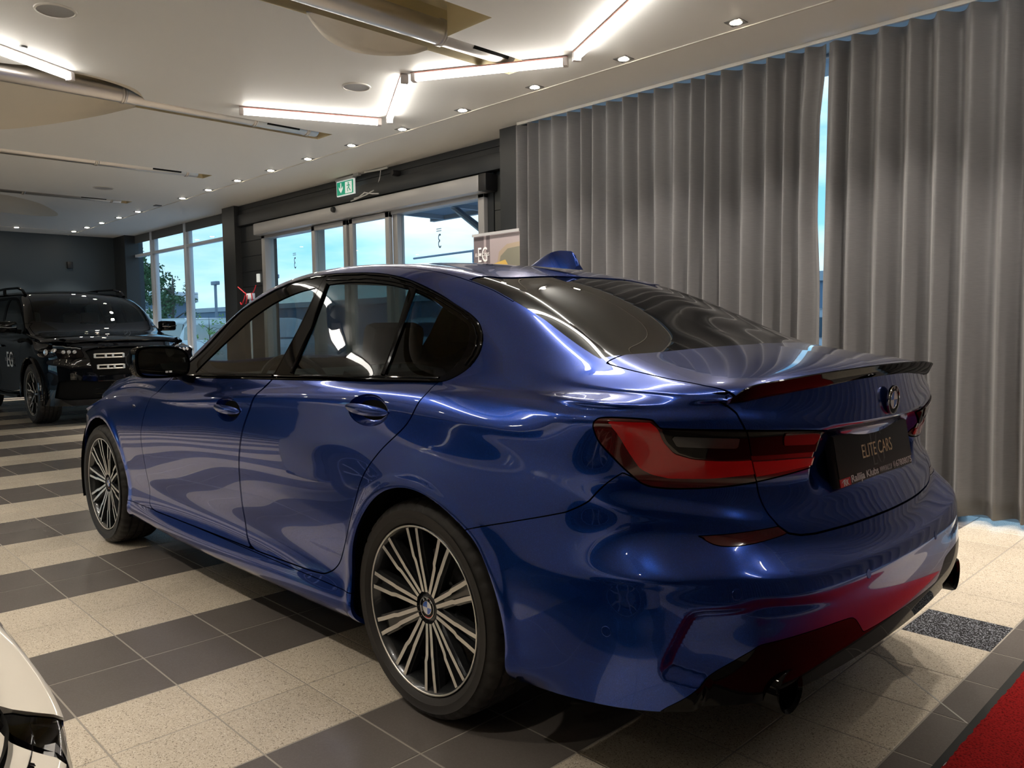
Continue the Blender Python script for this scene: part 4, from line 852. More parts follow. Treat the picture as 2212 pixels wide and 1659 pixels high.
# ---------------------------------------------------------------- blue sedan: panels cut from the surface
GAP=.0024
def uz(p): return np.stack([p.A[:,0],p.V[:,2]],1)
def cut_out(P_, poly, gap=GAP, only=None):
    """-> (piece inside poly, rest) with a shut line of 2*gap between; only = mask function limiting where"""
    f=sdf_poly(uz(P_),poly)
    if only is not None: f=np.where(only(P_),f,abs(f)+.05)
    piece,_=P_.clip(f+gap)
    f=sdf_poly(uz(P_),poly)
    if only is not None: f=np.where(only(P_),f,abs(f)+.05)
    _,rest=P_.clip(f-gap)
    return piece,rest
def field_cut(P_, fn, gap=GAP):
    a,_=P_.clip(fn(P_)+gap); _,b=P_.clip(fn(P_)-gap); return a,b
def build_blue_car():
    root=empty('sedan',(0,0,0),CAR_YAW,'glossy dark blue four-door sedan filling the centre of the showroom','car')
    full,(pA,pB,pT)=body_surface()
    skin=Patch.join([pB,pT])
    blue=MATS['blue_paint']; gb=MATS['gloss_black']
    # wheel openings
    def arch(xc,rx,ry,zc=.335): return lambda p: np.where((p.V[:,1]>.45)&(p.V[:,2]<.80)&(abs(p.A[:,0]-xc)<.7),(np.hypot((p.A[:,0]-xc)/rx,(p.V[:,2]-zc)/ry)-1)*rx,1.)
    sh=skin
    for fn in (arch(-.02,.372,.372),arch(2.835,.388,.368)):
        _,sh=sh.clip(fn(sh)); 
        _,pA=pA.clip(fn(pA))
    # side glass opening (black surround included)
    DLO=crom([(1.93,.945),(1.62,.964),(.91,.985),(.25,1.004),(.054,1.010),(-.03,1.014),(-.071,1.029),(-.103,1.057),(-.110,1.095),(-.098,1.125),(-.085,1.143),(-.042,1.182),(.017,1.213),(.10,1.245),(.229,1.294),(.414,1.347),(.613,1.379),(.82,1.392),(1.008,1.396),(1.18,1.386),(1.36,1.350),(1.60,1.266),(1.74,1.165),(1.84,1.055),(1.915,.965)],6,True,corners=(0,))
    side=lambda p:(p.V[:,1]>.4)
    frame,sh=cut_out(sh,DLO,.0015,side)
    # doors
    FD=crom([(.93,1.05),(.955,.984),(1.023,.928),(1.094,.827),(1.133,.729),(1.158,.60),(1.165,.47),(1.150,.37),(1.110,.325),(1.061,.309),(1.6,.303),(2.08,.300),(2.135,.306),(2.172,.33),(2.176,.40),(2.20,.549),(2.210,.66),(2.185,.745),(2.140,.85),(2.04,.905),(1.965,.94),(1.90,.99),(1.5,1.06)],6,True,corners=(0,9,11,12,21,22))
    RD=crom([(-.015,1.04),(-.018,1.0),(-.016,.975),(.045,.893),(.16,.795),(.249,.704),(.316,.591),(.36,.50),(.405,.425),(.445,.375),(.500,.340),(.575,.322),(.80,.314),(1.045,.309),(1.100,.325),(1.143,.37),(1.158,.47),(1.151,.60),(1.126,.729),(1.087,.827),(1.016,.928),(.948,.984),(.925,1.05)],6,True,corners=(0,13,22))
    fdoor,sh=cut_out(sh,FD,GAP,side)
    rdoor,sh=cut_out(sh,RD,GAP,side)
    # handle cups
    def ell(cx,cz,a,b,n=40): return np.array([(cx+a*math.cos(t),cz+b*math.sin(t)) for t in np.linspace(0,2*math.pi,n,endpoint=False)])
    cups={}
    for k,(cx,cz) in (('f',(1.262,.852)),('r',(.250,.917))):
        E_=ell(cx,cz,.112 if k=='f' else .110,.050)
        if k=='f': piece,fdoor=cut_out(fdoor,E_,0.0)
        else: piece,rdoor=cut_out(rdoor,E_,0.0)
        q=np.hypot((piece.A[:,0]-cx)/.112,(piece.V[:,2]-cz)/.050); dep=.030*np.sqrt(np.clip(1-q**2,0,1))
        V=piece.V-np.stack([0*dep,dep,0*dep],1)
        F=piece.F; n=np.cross(V[F[:,1]]-V[F[:,0]],V[F[:,2]]-V[F[:,0]]); N=np.zeros_like(V)
        for i in range(3): np.add.at(N,F[:,i],n)
        N/=np.maximum(np.linalg.norm(N,axis=1,keepdims=True),1e-12); cups[k]=Patch(V,N,piece.A,F)
    # roof, glass, bonnet, boot by the gutter line (row T5)
    t5=np.array(TOP['T5']); t5u=t5[:,1]; t5y=t5[:,2]
    gut=lambda p: abs(p.V[:,1])-np.interp(p.V[:,0],t5u,t5y)
    top=lambda p:(p.V[:,2]>1.0-.0*p.V[:,0])
    def rear_glass(p):
        y=abs(p.V[:,1]); x=p.V[:,0]; ft=x-(.055+.075*(y/.54)**2); fb=(-.640+.125*(y/.62)**2)-x
        f=np.maximum(np.maximum(gut(p)+.006,ft),fb); return np.where(p.V[:,2]>1.03,f,.3)
    def wind(p):
        y=abs(p.V[:,1]); x=p.V[:,0]; ft=(1.42-.05*(y/.54)**2)-x; fb=x-(2.19-.17*(y/.7)**2)
        f=np.maximum(np.maximum(gut(p)+.012,ft),fb); return np.where(p.V[:,2]>.95,f,.3)
    rg,sh=field_cut(sh,rear_glass,.0015); ws,sh=field_cut(sh,wind,.0015)
    roof,sh=field_cut(sh,lambda p: np.where(p.V[:,2]>1.2,np.maximum(gut(p),np.maximum(p.V[:,0]-1.5,-.1-p.V[:,0])),.3),.0016)
    hood,sh=field_cut(sh,lambda p: np.where((p.V[:,2]>.70)&(p.V[:,0]>2.0),np.maximum(np.maximum(gut(p)-.03,2.14-p.V[:,0]),p.V[:,0]-3.52+.25*p.V[:,1]**2),.3),.0022)
    # tail lamps and boot lid in (u, z)
    LAMP=crom([(-.673,.937),(-.682,.951),(-.700,.957),(-.759,.958),(-.83,.955),(-.846,.949),(-.860,.934),(-1.0,.929),(-1.08,.925),(-1.25,.913),(-1.400,.901),(-1.370,.855),(-1.368,.842),(-1.387,.832),(-1.390,.812),(-1.330,.803),(-1.16,.792),(-1.043,.789),(-.95,.789),(-.892,.791),(-.845,.799),(-.806,.824),(-.754,.859),(-.700,.895),(-.680,.917)],4,True,corners=(6,10,12))
    lamp,sh=cut_out(sh,LAMP,.002)
    bz=np.array([(-1.9,.648),(-1.69,.648),(-1.47,.646),(-1.33,.647),(-1.27,.652),(-1.225,.663),(-1.195,.685),(-1.178,.715),(-1.170,.75),(-1.161,.792),(-1.12,.86),(-1.083,.927),(-1.06,.965),(-1.005,1.0),(-.960,1.022),(-.95,1.2),(-1.9,1.2)])
    def boot(p):
        f=sdf_poly(uz(p),bz); y=abs(p.V[:,1]); x=p.V[:,0]
        gy=np.interp(x,[-1.0,-.905,-.876,-.834,-.741,-.667,-.533,-.50,-.40],[.640,.650,.659,.668,.668,.664,.663,.657,.64])
        deck=np.maximum(y-gy,x+.53)
        return np.where((p.A[:,0]>-1.085)&(p.V[:,2]>.993),deck,np.where(p.A[:,0]>-.94,.3,f))
    lid,sh=field_cut(sh,boot,.0028)
    lidl,lampo=field_cut(lamp,boot,.002)
    # bumper below the cut line
    bl=np.array([(-.20,.60),(-.257,.63),(-.413,.673),(-.574,.72),(-.66,.755),(-.725,.79),(-.787,.826),(-.86,.80),(-1.1,.79),(-2,.79)])
    def bump(p): return np.where(p.A[:,0]<-.15,-sdf_line(uz(p),bl),.3)
    sgn=bump(Patch(np.array([[-.5,.9,.4]]),np.zeros((1,3)),np.array([[-.5]]),np.zeros((0,3),int)))[0]
    bumpf=(lambda p: bump(p)) if sgn<0 else (lambda p: np.where(p.A[:,0]<-.15,-bump(p),.3))
    bumper,sh=field_cut(sh,bumpf,.0016)
    REF=crom([(-.937,.684),(-1.19,.684),(-1.216,.676),(-1.213,.663),(-1.10,.657),(-.994,.662)],5,True,corners=(0,))
    refl,bumper=cut_out(bumper,REF,.001)
    DIF=crom([(-.80,.20),(-.88,.30),(-.916,.332),(-.957,.377),(-1.005,.409),(-1.047,.432),(-1.091,.448),(-1.232,.450),(-1.393,.440),(-1.431,.428),(-1.478,.385),(-1.50,.378),(-1.60,.376),(-2.1,.376),(-2.1,.15),(-.8,.15)],5,True,corners=(0,1,9,10,12,13,14,15))
    diff,bumper=cut_out(bumper,DIF,.001)
    # sills
    sill,sh=field_cut(sh,lambda p: np.where((p.A[:,0]>.2)&(p.A[:,0]<2.6),np.maximum(p.V[:,2]-.302,0*p.V[:,2]-1),.3),.0016)
    fbum,sh=field_cut(sh,lambda p: np.where(p.A[:,0]>2.9,np.maximum(3.28-p.A[:,0],p.V[:,2]-.74),.3),.0016)
    fend,sh=field_cut(sh,lambda p: np.maximum(1.9-p.V[:,0]+0*p.V[:,0],p.V[:,2]-.999),.001)
    # glass panes cut from the surround
    G_F=crom([(.958,1.006),(1.3,.998),(1.62,.988),(1.70,.985),(1.695,1.0),(1.62,1.09),(1.54,1.158),(1.455,1.219),(1.36,1.265),(1.27,1.297),(1.13,1.328),(.988,1.343)],5,True,corners=(0,3,11))
    G_R=crom([(.273,1.024),(.5,1.018),(.822,1.008),(.915,1.350),(.78,1.353),(.64,1.346),(.53,1.335),(.447,1.323),(.370,1.308)],5,True,corners=(0,2,3,8))
    G_Q=crom([(-.015,1.030),(.12,1.027),(.258,1.024),(.340,1.302),(.25,1.277),(.165,1.243),(.08,1.210),(.005,1.177),(-.030,1.135),(-.042,1.10),(-.038,1.065)],5,True,corners=(0,2,3))
    gF,frame=cut_out(frame,G_F,.0006); gR,frame=cut_out(frame,G_R,.0006); gQ,frame=cut_out(frame,G_Q,.0006)
    bp=np.array([(.940,.95),(.947,1.0),(.960,1.10),(.978,1.36),(.980,1.42)])
    fR,fF=frame.clip(-np.sign(1)*0+sdf_line(uz(frame),bp)+.0012); fF2,_=frame.clip(-(sdf_line(uz(frame),bp)-.0012))
    m=fR.V[:,0].mean() if len(fR.V) else 0
    _,fpos=frame.clip(sdf_line(uz(frame),bp)-.0015); fneg,_=frame.clip(sdf_line(uz(frame),bp)+.0015)
    rear_fr,front_fr=(fpos,fneg) if fpos.V[:,0].mean()<fneg.V[:,0].mean() else (fneg,fpos)
    ql=np.array([(-.30,1.165),(-.115,1.165),(-.045,1.165),(-.038,1.165),(.2,1.165)])
    ql=np.array([(-.3,1.208),(-.045,1.165),(.0,1.155),(.03,1.15)])
    for sgn in (1,-1):
        mr=(lambda p:p) if sgn>0 else (lambda p:p.mirror())
        fd=mr(fdoor).obj('door',blue,root); tag(fd,'front door with handle and side glass')
        rd=mr(rdoor).obj('door',blue,root); tag(rd,'rear door with handle and darkened side glass')
        mr(front_fr).obj('window_trim',gb,fd,.008); mr(rear_fr).obj('window_trim',gb,rd,.008)
        mr(gF.offset(-.004)).obj('window_glass',MATS['tinted_glass'],fd,0)
        mr(gR.offset(-.004)).obj('window_glass',MATS['privacy_glass'],rd,0)
        mr(gQ.offset(-.004)).obj('quarter_glass',MATS['privacy_glass'],rd,0)
        for k,d in (('f',fd),('r',rd)):
            mr(cups[k]).obj('handle_cup',blue,d,0)
            cx,cz=((1.262,.852) if k=='f' else (.250,.917)); y0=.888 if k=='f' else .893
            V,F=handle_bar(cx,cz,y0,sgn); o=MB().add(V,F,True).build('handle',blue,d)
        # raised mouldings: round the glass, on the door pillar and before the rear quarter glass
        def on_skin(p_,q,lift):
            d=np.hypot(p_.A[:,0]-q[0],p_.V[:,2]-q[1]); i=np.argsort(d)[:4]; w=1/(d[i]+1e-4); w/=w.sum(); v=(p_.V[i]*w[:,None]).sum(0)+(p_.N[i]*w[:,None]).sum(0)*lift; return Vector((v[0],sgn*v[1],v[2]))
        fp=Patch.join([pB,pT]); fp=Patch(fp.V[fp.V[:,1]>.4],fp.N[fp.V[:,1]>.4],fp.A[fp.V[:,1]>.4],fp.F[:0])
        def strip(q,a,r,par,nm='window_moulding'): MB().tube([on_skin(fp,x,.0015) for x in a],r,6).build(nm,MATS['gloss_black'],par)
        cen=np.array([.85,1.15]); top=np.array([x for x in crom([(-.103,1.060),(-.108,1.095),(-.085,1.143),(-.042,1.180),(.017,1.211),(.10,1.243),(.229,1.292),(.414,1.344),(.613,1.376),(.82,1.389),(.96,1.392)],5)])
        strip(None,top+(cen-top)/np.linalg.norm(cen-top,axis=1)[:,None]*.005,.0038,rd); strip(None,top+(cen-top)/np.linalg.norm(cen-top,axis=1)[:,None]*.026,.0030,rd)
        top=crom([(.985,1.391),(1.18,1.381),(1.36,1.346),(1.60,1.262),(1.74,1.162),(1.84,1.052),(1.90,.985)],6)
        strip(None,top+(cen-top)/np.linalg.norm(cen-top,axis=1)[:,None]*.004,.0038,fd)
        strip(None,[(.266+.066*t,1.024+.282*t) for t in np.linspace(0,1,7)],.0065,rd,'glass_divider')
        strip(None,[(.832+.092*t,1.010+.345*t) for t in np.linspace(0,1,7)],.0045,rd,'pillar_edge')
        # black strip that runs along the base of the side glass, with a lit edge
        for d,(a,b) in ((fd,(.95,1.91)),(rd,(-.02,.93))):
            xs=np.linspace(a,b,26); zs=np.interp(xs,[-.02,.25,.91,1.62,1.93],[1.019,1.013,.994,.973,.955]); ys=np.interp(xs,[-.02,.3,1,1.6,1.93],[.812,.832,.842,.842,.846])+.004
            MB().tube([(x,y*sgn,z+.006) for x,y,z in zip(xs,ys,zs)],.0045,8,scale=(1,.8)).build('waist_strip',MATS['gloss_black'],d)
        tag(mr(lampo).obj('tail_lamp',MATS['lamp_dark_red'],root,.02),'red L-shaped tail lamp'); 
        tag(mr(refl).obj('reflector',MATS['lamp_dark_red'],root,.01),'dark red bumper reflector')
        mr(sill).obj('side_skirt',blue,root)
        mr(fend).obj('fender',blue,root)
        # the lamp's coloured pieces sit proud of the dark lens
        build_lamp(root,lampo,lidl,mr,sgn)
    sh2=sh
    both=lambda p: p.both()
    both(sh2).obj('body_side',blue,root)
    both(roof).obj('roof',blue,root); both(hood).obj('bonnet',blue,root); both(bumper).obj('rear_bumper',blue,root); both(fbum).obj('front_bumper',blue,root)
    lidr=both(lid).obj('boot_lid',blue,root)
    both(diff).obj('diffuser',MATS['gloss_black'],root)
    both(rg.offset(-.003)).obj('rear_window',MATS['rear_glass'],root,.01)
    both(ws.offset(-.003)).obj('windscreen',MATS['front_glass'],root,.01)
    # dark liner just under the skin, open at the glass; closes every shut line
    inner=Patch.join([pB,pT])
    for fn in (arch(-.02,.375,.375),arch(2.835,.391,.371)): _,inner=inner.clip(fn(inner))
    _,inner=cut_out(inner,DLO,.03,side) if False else (None,inner)
    fD=np.where(inner.V[:,1]>.4,sdf_poly(uz(inner),DLO)+.022,.3); _,inner=inner.clip(fD)
    for fn in (rear_glass,wind): _,inner=inner.clip(fn(inner)+.02)
    V0=inner.offset(-.022); both(V0).obj('body_liner',MATS['matte_black'],root,0)
    # floor pan and undertray
    mb=MB(); 
    pts=[(-.90,.55),(-.80,.66),(-.60,.70),(-.42,.70),(-.42,.60),(.40,.60),(.40,.83),(2.40,.83),(2.40,.60),(3.25,.60),(3.25,.72),(3.45,.50),(3.54,0)]
    poly=[(x,y) for x,y in pts]+[(x,-y) for x,y in pts[::-1][1:]]
    mb.prism(poly,.262,.285); mb.build('floor_pan',MATS['matte_black'],root)
    for xc in (0,2.851):
        for s_ in (1,-1):
            mb=MB(); prof=[]; n=28
            V=[];F=[]
            for i in range(n+1):
                a=math.radians(-18+216*i/n); 
                for y in (.50,.893): V.append((xc-.02+.40*math.cos(a),s_*y,.335+.40*math.sin(a)))
            for i in range(n): F.append((2*i,2*i+1,2*i+3,2*i+2))
            c=len(V); V.append((xc-.02,s_*.50,.335)); F+=[(2*i,2*i+2,c) for i in range(n)]
            mb.add(V,F,True); mb.build('wheel_liner',MATS['matte_black'],root)
    return root,lidr
def handle_bar(cx,cz,y0,sgn,n=18):
    V=[];F=[];m=10
    for i in range(n+1):
        t=i/n; x=cx-.118+.236*t; e=math.sin(math.pi*min(max(t,0),1))**.35; 
        yc=y0+.006+.012*math.sin(math.pi*t)-.004; zc=cz+.002+.006*(t-.5)
        for k in range(m):
            w=2*math.pi*k/m; V.append((x,sgn*(yc+.011*max(e,.18)*math.cos(w)),zc+.018*max(e,.12)*math.sin(w)))
    for i in range(n):
        for k in range(m): F.append((i*m+k,i*m+(k+1)%m,(i+1)*m+(k+1)%m,(i+1)*m+k))
    F.append(tuple(range(m))); F.append(tuple(range(n*m,(n+1)*m))[::-1]); return V,F
def build_lamp(root,lo,li,mr,sgn):
    lens=[o for o in root.children if o.name.startswith('tail_lamp')][-1]
    def sub(p,poly,name,mat,off,lab=None,par=None,sk=.004):
        a,_=cut_out(p,crom(poly,4,True,corners=range(len(poly))) ,0)
        if len(a.F)==0: return
        o=mr(a.offset(off)).obj(name,MATS[mat],par or lens,sk)
        if lab: tag(o,lab)
    # broad bright red bar that drops from the outer corner and runs along the foot
    sub(lo,[(-.720,.949),(-.835,.948),(-.852,.936),(-.868,.905),(-.905,.874),(-.955,.860),(-1.02,.854),(-1.2,.846),(-1.2,.815),(-1.0,.812),(-.905,.815),(-.862,.824),(-.83,.838),(-.775,.89)],'light_bar','lamp_red',.004,'bright red L-shaped light bar')
    sub(lo,[(-.862,.932),(-1.2,.925),(-1.2,.852),(-1.02,.858),(-.96,.864),(-.915,.877),(-.878,.904)],'smoked_panel','lamp_smoke',.0045,'smoked black upper panel of the lamp')
    sub(lo,[(-.885,.918),(-1.065,.908),(-1.066,.884),(-.905,.893)],'clear_insert','lamp_clear',.0075,'grey clear strip inside the smoked panel')
    # part of the lamp that sits on the boot lid
    lid_lamp=mr(li).obj('lid_lamp',MATS['lamp_dark_red'],root,.02); tag(lid_lamp,'inner tail lamp on the boot lid')
    sub(li,[(-1.0,.950),(-1.398,.898),(-1.372,.860),(-1.368,.850),(-1.10,.862)],'smoked_panel','lamp_smoke',.004,'smoked black upper panel of the lamp',lid_lamp)
    sub(li,[(-1.215,.910),(-1.372,.899),(-1.345,.872),(-1.222,.880)],'red_insert','lamp_dark_red',.007,'dark red insert in the smoked panel',lid_lamp)
    sub(li,[(-1.0,.850),(-1.374,.836),(-1.380,.815),(-1.14,.806),(-1.0,.80)],'light_bar','lamp_red',.004,'bright red light bar',lid_lamp)
# ---------------------------------------------------------------- shared car pieces
def bar_path(pts, hw, y0s, y1s):
    """flat bar in the wheel plane: pts (x,z) centre line, half widths, y of face and of back -> verts, faces"""
    P_=np.array(pts,float); t=np.gradient(P_,axis=0); t/=np.linalg.norm(t,axis=1,keepdims=True); n=np.stack([-t[:,1],t[:,0]],1)
    V=[];m=len(P_)
    for i in range(m):
        a=P_[i]+n[i]*hw[i]; b=P_[i]-n[i]*hw[i]; V+= [(a[0],y0s[i],a[1]),(b[0],y0s[i],b[1]),(b[0]-(-n[i][0])*.0 ,y1s[i],b[1]),(a[0],y1s[i],a[1])]
    face=[(4*i,4*i+1,4*i+5,4*i+4) for i in range(m-1)]
    body=[(4*i+k,4*i+(k+1)%4,4*i+4+(k+1)%4,4*i+4+k) for i in range(m-1) for k in (1,2,3)]+[(0,3,2,1),tuple(4*(m-1)+k for k in range(4))]
    return V,face,body
def make_tyre(R,rr,w,parent,lug=True,n=220):
    h=w/2; S=R-rr
    prof=[(rr-.004,-h*.80,0),(rr+.004,-h*.90,0),(rr+S*.45,-h*1.0,0),(R-.030,-h*.97,0),(R-.012,-h*.90,1),(R-.004,-h*.78,1)]
    for g0 in (-.52,-.17,.17,.52): prof+= [(R-.0005,h*(g0-.055),2 if abs(g0)<.3 else 1),(R-.009,h*(g0-.045),0),(R-.009,h*(g0+.045),0),(R-.0005,h*(g0+.055),2 if abs(g0)<.3 else 1)]
    prof+= [(R-.004,h*.78,1),(R-.012,h*.90,1),(R-.030,h*.97,1),(R-.036,h*.985,0),(rr+S*.62,h*1.015,0),(rr+S*.60,h*1.005,0),(rr+S*.30,h*1.0,0),(rr+S*.28,h*.985,0),(rr+.006,h*.93,0),(rr+.004,h*.90,0),(rr-.004,h*.80,0)]
    V=[];m=len(prof)
    for r,y,f in prof:
        for k in range(n):
            kk=(k+ (int(abs(y)/h*3) if f else 0))%5
            rad=r-(.0055 if (f==1 and kk==0) else (.004 if f==2 and (k%10)==0 else 0)); a=2*math.pi*k/n; V.append((rad*math.cos(a),y,rad*math.sin(a)))
    F=[(i*n+k,i*n+(k+1)%n,(i+1)*n+(k+1)%n,(i+1)*n+k) for i in range(m-1) for k in range(n)]
    return MB().add(V,F,True).build('tyre',MATS['rubber'],parent)
def roundel(name,R,M,parent,ring=False):
    """round emblem facing local +Z"""
    mb=MB(); n=40
    mb.lathe([(0,.001),(R*.93,.001)],n,mat=0); mb.lathe([(R*.93,.001),(R*.94,.0035),(R*.985,.0035),(R,.0),(R*.98,-.004)],n,mat=1)
    mb.lathe([(R*.57,.0015),(R*.575,.0028),(R*.62,.0028),(R*.625,.0015)],n,mat=1)
    for q in range(4):
        a0=q*math.pi/2; pts=[(0,0,.002)]+[(R*.575*math.cos(a0+t),R*.575*math.sin(a0+t),.002) for t in np.linspace(0,math.pi/2,12)]
        mb.add(pts,[tuple(range(len(pts)))],False,2 if q in(0,2) else 3)
    if ring:
        for a0,a1,mm in ((20,80,4),(80,110,2),(250,330,4),(180,215,2)):
            ts=np.radians(np.linspace(a0,a1,10)); V=[(R*r*math.cos(t),R*r*math.sin(t),.0015) for t in ts for r in (.86,.93)]
            mb.add(V,[(2*i,2*i+1,2*i+3,2*i+2) for i in range(9)],False,mm)
    o=mb.build(name,None,parent,mats=[MATS['gloss_black'],MATS['chrome'],MATS['emblem_white'],MATS['emblem_blue'],MATS['lamp_red']],fix=False); o.matrix_basis=M
    for ch,ang in (('B',128),('M',90),('W',50)):
        t=math.radians(ang); rr=R*.70
        text_obj('letter',ch,R*.34,MATS['emblem_white'],o,Matrix.Translation((rr*math.cos(t),rr*math.sin(t),.0018))@Matrix.Rotation(t-math.pi/2,4,'Z')@Matrix.Translation((0,-.0,0)),.0004,align='CENTER',bold=.0)
    return o
def make_wheel(parent,x,y,sgn,R=.331,rr=.2555,w=.228,steer=0,style='double'):
    wh=empty('wheel',(x,sgn*y,R),steer+(0 if sgn>0 else math.pi),parent=parent)
    make_tyre(R,rr,w,wh); h=w/2
    MB().lathe([(rr-.0005,h*.925),(rr-.001,h*.93),(rr-.0045,h*.93),(rr-.006,h*.915)],72,'y').build('rim_lip',MATS['alloy_face'],wh)
    MB().lathe([(rr+.001,h*.86),(rr-.006,h*.915),(rr-.012,h*.86),(rr-.022,h*.70),(rr-.028,h*.1),(rr-.030,-h*.85)],64,'y').build('rim_barrel',MATS['alloy_dark'],wh)
    ro=rr-.010; ri=.036
    if style=='double':
        for k in range(10):
            mb=MB(); a=2*math.pi*(k+.25)/10; ca,sa=math.cos(a),math.sin(a); M2=np.array([[ca,-sa],[sa,ca]])
            for s in (1,-1):
                rads=[ri+.012,.09,.142,.150,.158,.21,ro]; off=[.0085,.0105,.0128,.0146,.0166,.0195,.0228]
                hw=[.0056,.0060,.0062,.0062,.0062,.0062,.0062]; yf=[h*.70,h*.735,h*.79,h*.80,h*.82,h*.86,h*.885]; yb=[h*.40,h*.40,h*.43,h*.46,h*.50,h*.58,h*.64]
                pts=[M2@np.array([r,s*o]) for r,o in zip(rads,off)]; V,fa,bo=bar_path(pts,hw,yf,yb); mb.add(V,fa,False,0); mb.add(V,bo,False,1)
                # dark shoulder on the outer flank of each bar
                pts=[M2@np.array([r,s*(o+.008)]) for r,o in zip(rads,off)]; V,fa,bo=bar_path(pts,[.0045]*7,[v-.010 for v in yf],yb); mb.add(V,fa,False,1); mb.add(V,bo,False,1)
            pts=[M2@np.array([r,0]) for r in (ri,.10,.16,ro)]; V,fa,bo=bar_path(pts,[.006,.010,.016,.022],[h*.52,h*.52,h*.60,h*.70],[h*.30,h*.30,h*.36,h*.5]); mb.add(V,fa,False,1); mb.add(V,bo,False,1)
            mb.build('spoke',None,wh,mats=[MATS['alloy_face'],MATS['alloy_dark']])
    else:
        for k in range(5):
            mb=MB(); a=2*math.pi*(k+.25)/5; ca,sa=math.cos(a),math.sin(a); M2=np.array([[ca,-sa],[sa,ca]])
            for path,w_ in (([(ri,0),(ro*.52,0)],.012),([(ro*.50,0),(ro*.72,.035),(ro,.050)],.009),([(ro*.50,0),(ro*.72,-.035),(ro,-.050)],.009)):
                pts=[M2@np.array(p) for p in crom(path,4)]; m_=len(pts); V,fa,bo=bar_path(pts,[w_]*m_,np.linspace(h*.72,h*.84,m_),np.linspace(h*.45,h*.6,m_)); mb.add(V,fa,False,0); mb.add(V,bo,False,1)
            mb.build('spoke',None,wh,mats=[MATS['alloy_face'],MATS['alloy_dark']])
    MB().lathe([(0,h*.66),(.034,h*.66),(.040,h*.64),(.050,h*.60),(.072,h*.50),(.078,h*.36),(.078,h*.1)],40,'y').build('hub',MATS['alloy_dark'],wh)
    mb=MB()
    for k in range(5):
        a=2*math.pi*(k+.75)/5; mb.lathe([(0,h*.56),(.011,h*.56),(.013,h*.50),(.013,h*.4)],10,'y',Matrix.Translation((.056*math.cos(a),0,.056*math.sin(a))))
    mb.build('wheel_bolts',MATS['matte_black'],wh)
    if style=='double':
        roundel('centre_cap',.034,Matrix.Translation((0,h*.665,0))@Matrix([[-1,0,0,0],[0,0,1,0],[0,1,0,0],[0,0,0,1]]),wh,True)
    else: MB().lathe([(0,h*.70),(.030,h*.70),(.036,h*.66)],24,'y').build('centre_cap',MATS['chrome'],wh)
    MB().lathe([(.06,-.005),(.165,-.005),(.165,-.025),(.06,-.025)],48,'y').box(.06,.17,-.045,.02,-.07,.07,bev=.008).build('brake_disc',MATS['brake_disc'],wh)
    return wh
def soft_box(x0,x1,y0,y1,z0,z1,bev,T=None):
    return MB().box(x0,x1,y0,y1,z0,z1,T=T,bev=bev)
def seat(parent,x,y,mat,z=.26,back=.62,lean=14,head=True,w=.50):
    s=empty('seat',(x,y,z),parent=parent)
    soft_box(-.26,.27,-w/2,w/2,0,.20,.05).build('cushion',MATS[mat],s)
    T=Matrix.Translation((-.22,0,.14))@Matrix.Rotation(math.radians(-lean),4,'Y')
    m=MB(); prof=[(-.055,0),(.06,0),(.075,.12),(.05,.35),(.045,back-.06),(.02,back),(-.035,back),(-.06,back-.08)]
    m.prism([(a,b) for a,b in prof],-w/2*.86,w/2*.86,'y',T=T); o=m.build('backrest',MATS[mat],s)
    if head:
        T2=T@Matrix.Translation((0,0,back+.03)); soft_box(-.05,.045,-.135,.135,0,.17,.038,T=T2).build('headrest',MATS[mat],s)
        MB().tube([T@Vector((0,.05,back-.05)),T@Vector((0,.05,back+.05))],.006,6).tube([T@Vector((0,-.05,back-.05)),T@Vector((0,-.05,back+.05))],.006,6).build('headrest_posts',MATS['chrome'],s)
    return s
def cabin(root,beige=False):
    sm_='seat_beige' if beige else 'seat_leather'
    for y in (.37,-.37): seat(root,1.22,y,sm_,w=.48)
    for y in (.36,-.36): seat(root,.34,y,sm_,w=.50,lean=22,back=.56)
    MB().prism([(1.72,.62),(1.70,.82),(1.80,.93),(2.10,.955),(2.10,.60)],-.70,.70,'y').build('dashboard',MATS['cabin_grey'],root)
    wq=empty('steering_wheel',(1.62,.37,.87),parent=root); wq.rotation_euler=(0,math.radians(-68+0),0)
    MB().tube([(.185*math.cos(a),.185*math.sin(a),0) for a in np.linspace(0,2*math.pi,33)[:-1]],.015,8,closed=True).build('rim',MATS['satin_black'],wq)
    MB().box(-.05,.05,-.17,.17,-.012,.012,bev=.008).build('spoke_bar',MATS['satin_black'],wq)
    MB().box(-.6,.12,-.66,.66,.90,.92,bev=.008).build('parcel_shelf',MATS['matte_black'],root)
    MB().box(.72,1.65,-.12,.12,.24,.62,bev=.03).build('centre_console',MATS['cabin_grey'],root)
# ---------------------------------------------------------------- the blue sedan
sedan,lid=build_blue_car()
for x in (0,2.851):
    for s in (1,-1): make_wheel(sedan,x,.785,s)
cabin(sedan)
def rearM(x,y,z,tilt=0):
    """frame on the tail: local X to the viewer's right, Y up, Z towards the viewer"""
    t=math.radians(tilt); up=Vector((math.sin(t),0,math.cos(t))); X=Vector((0,-1,0)); Z=X.cross(up)
    return Matrix([[X[i],up[i],Z[i],(x,y,z)[i]] for i in range(3)]+[[0,0,0,1]])
tag(roundel('emblem',.041,rearM(-1.024,0,.957,-2),sedan),'round black, white and blue emblem on the boot lid')
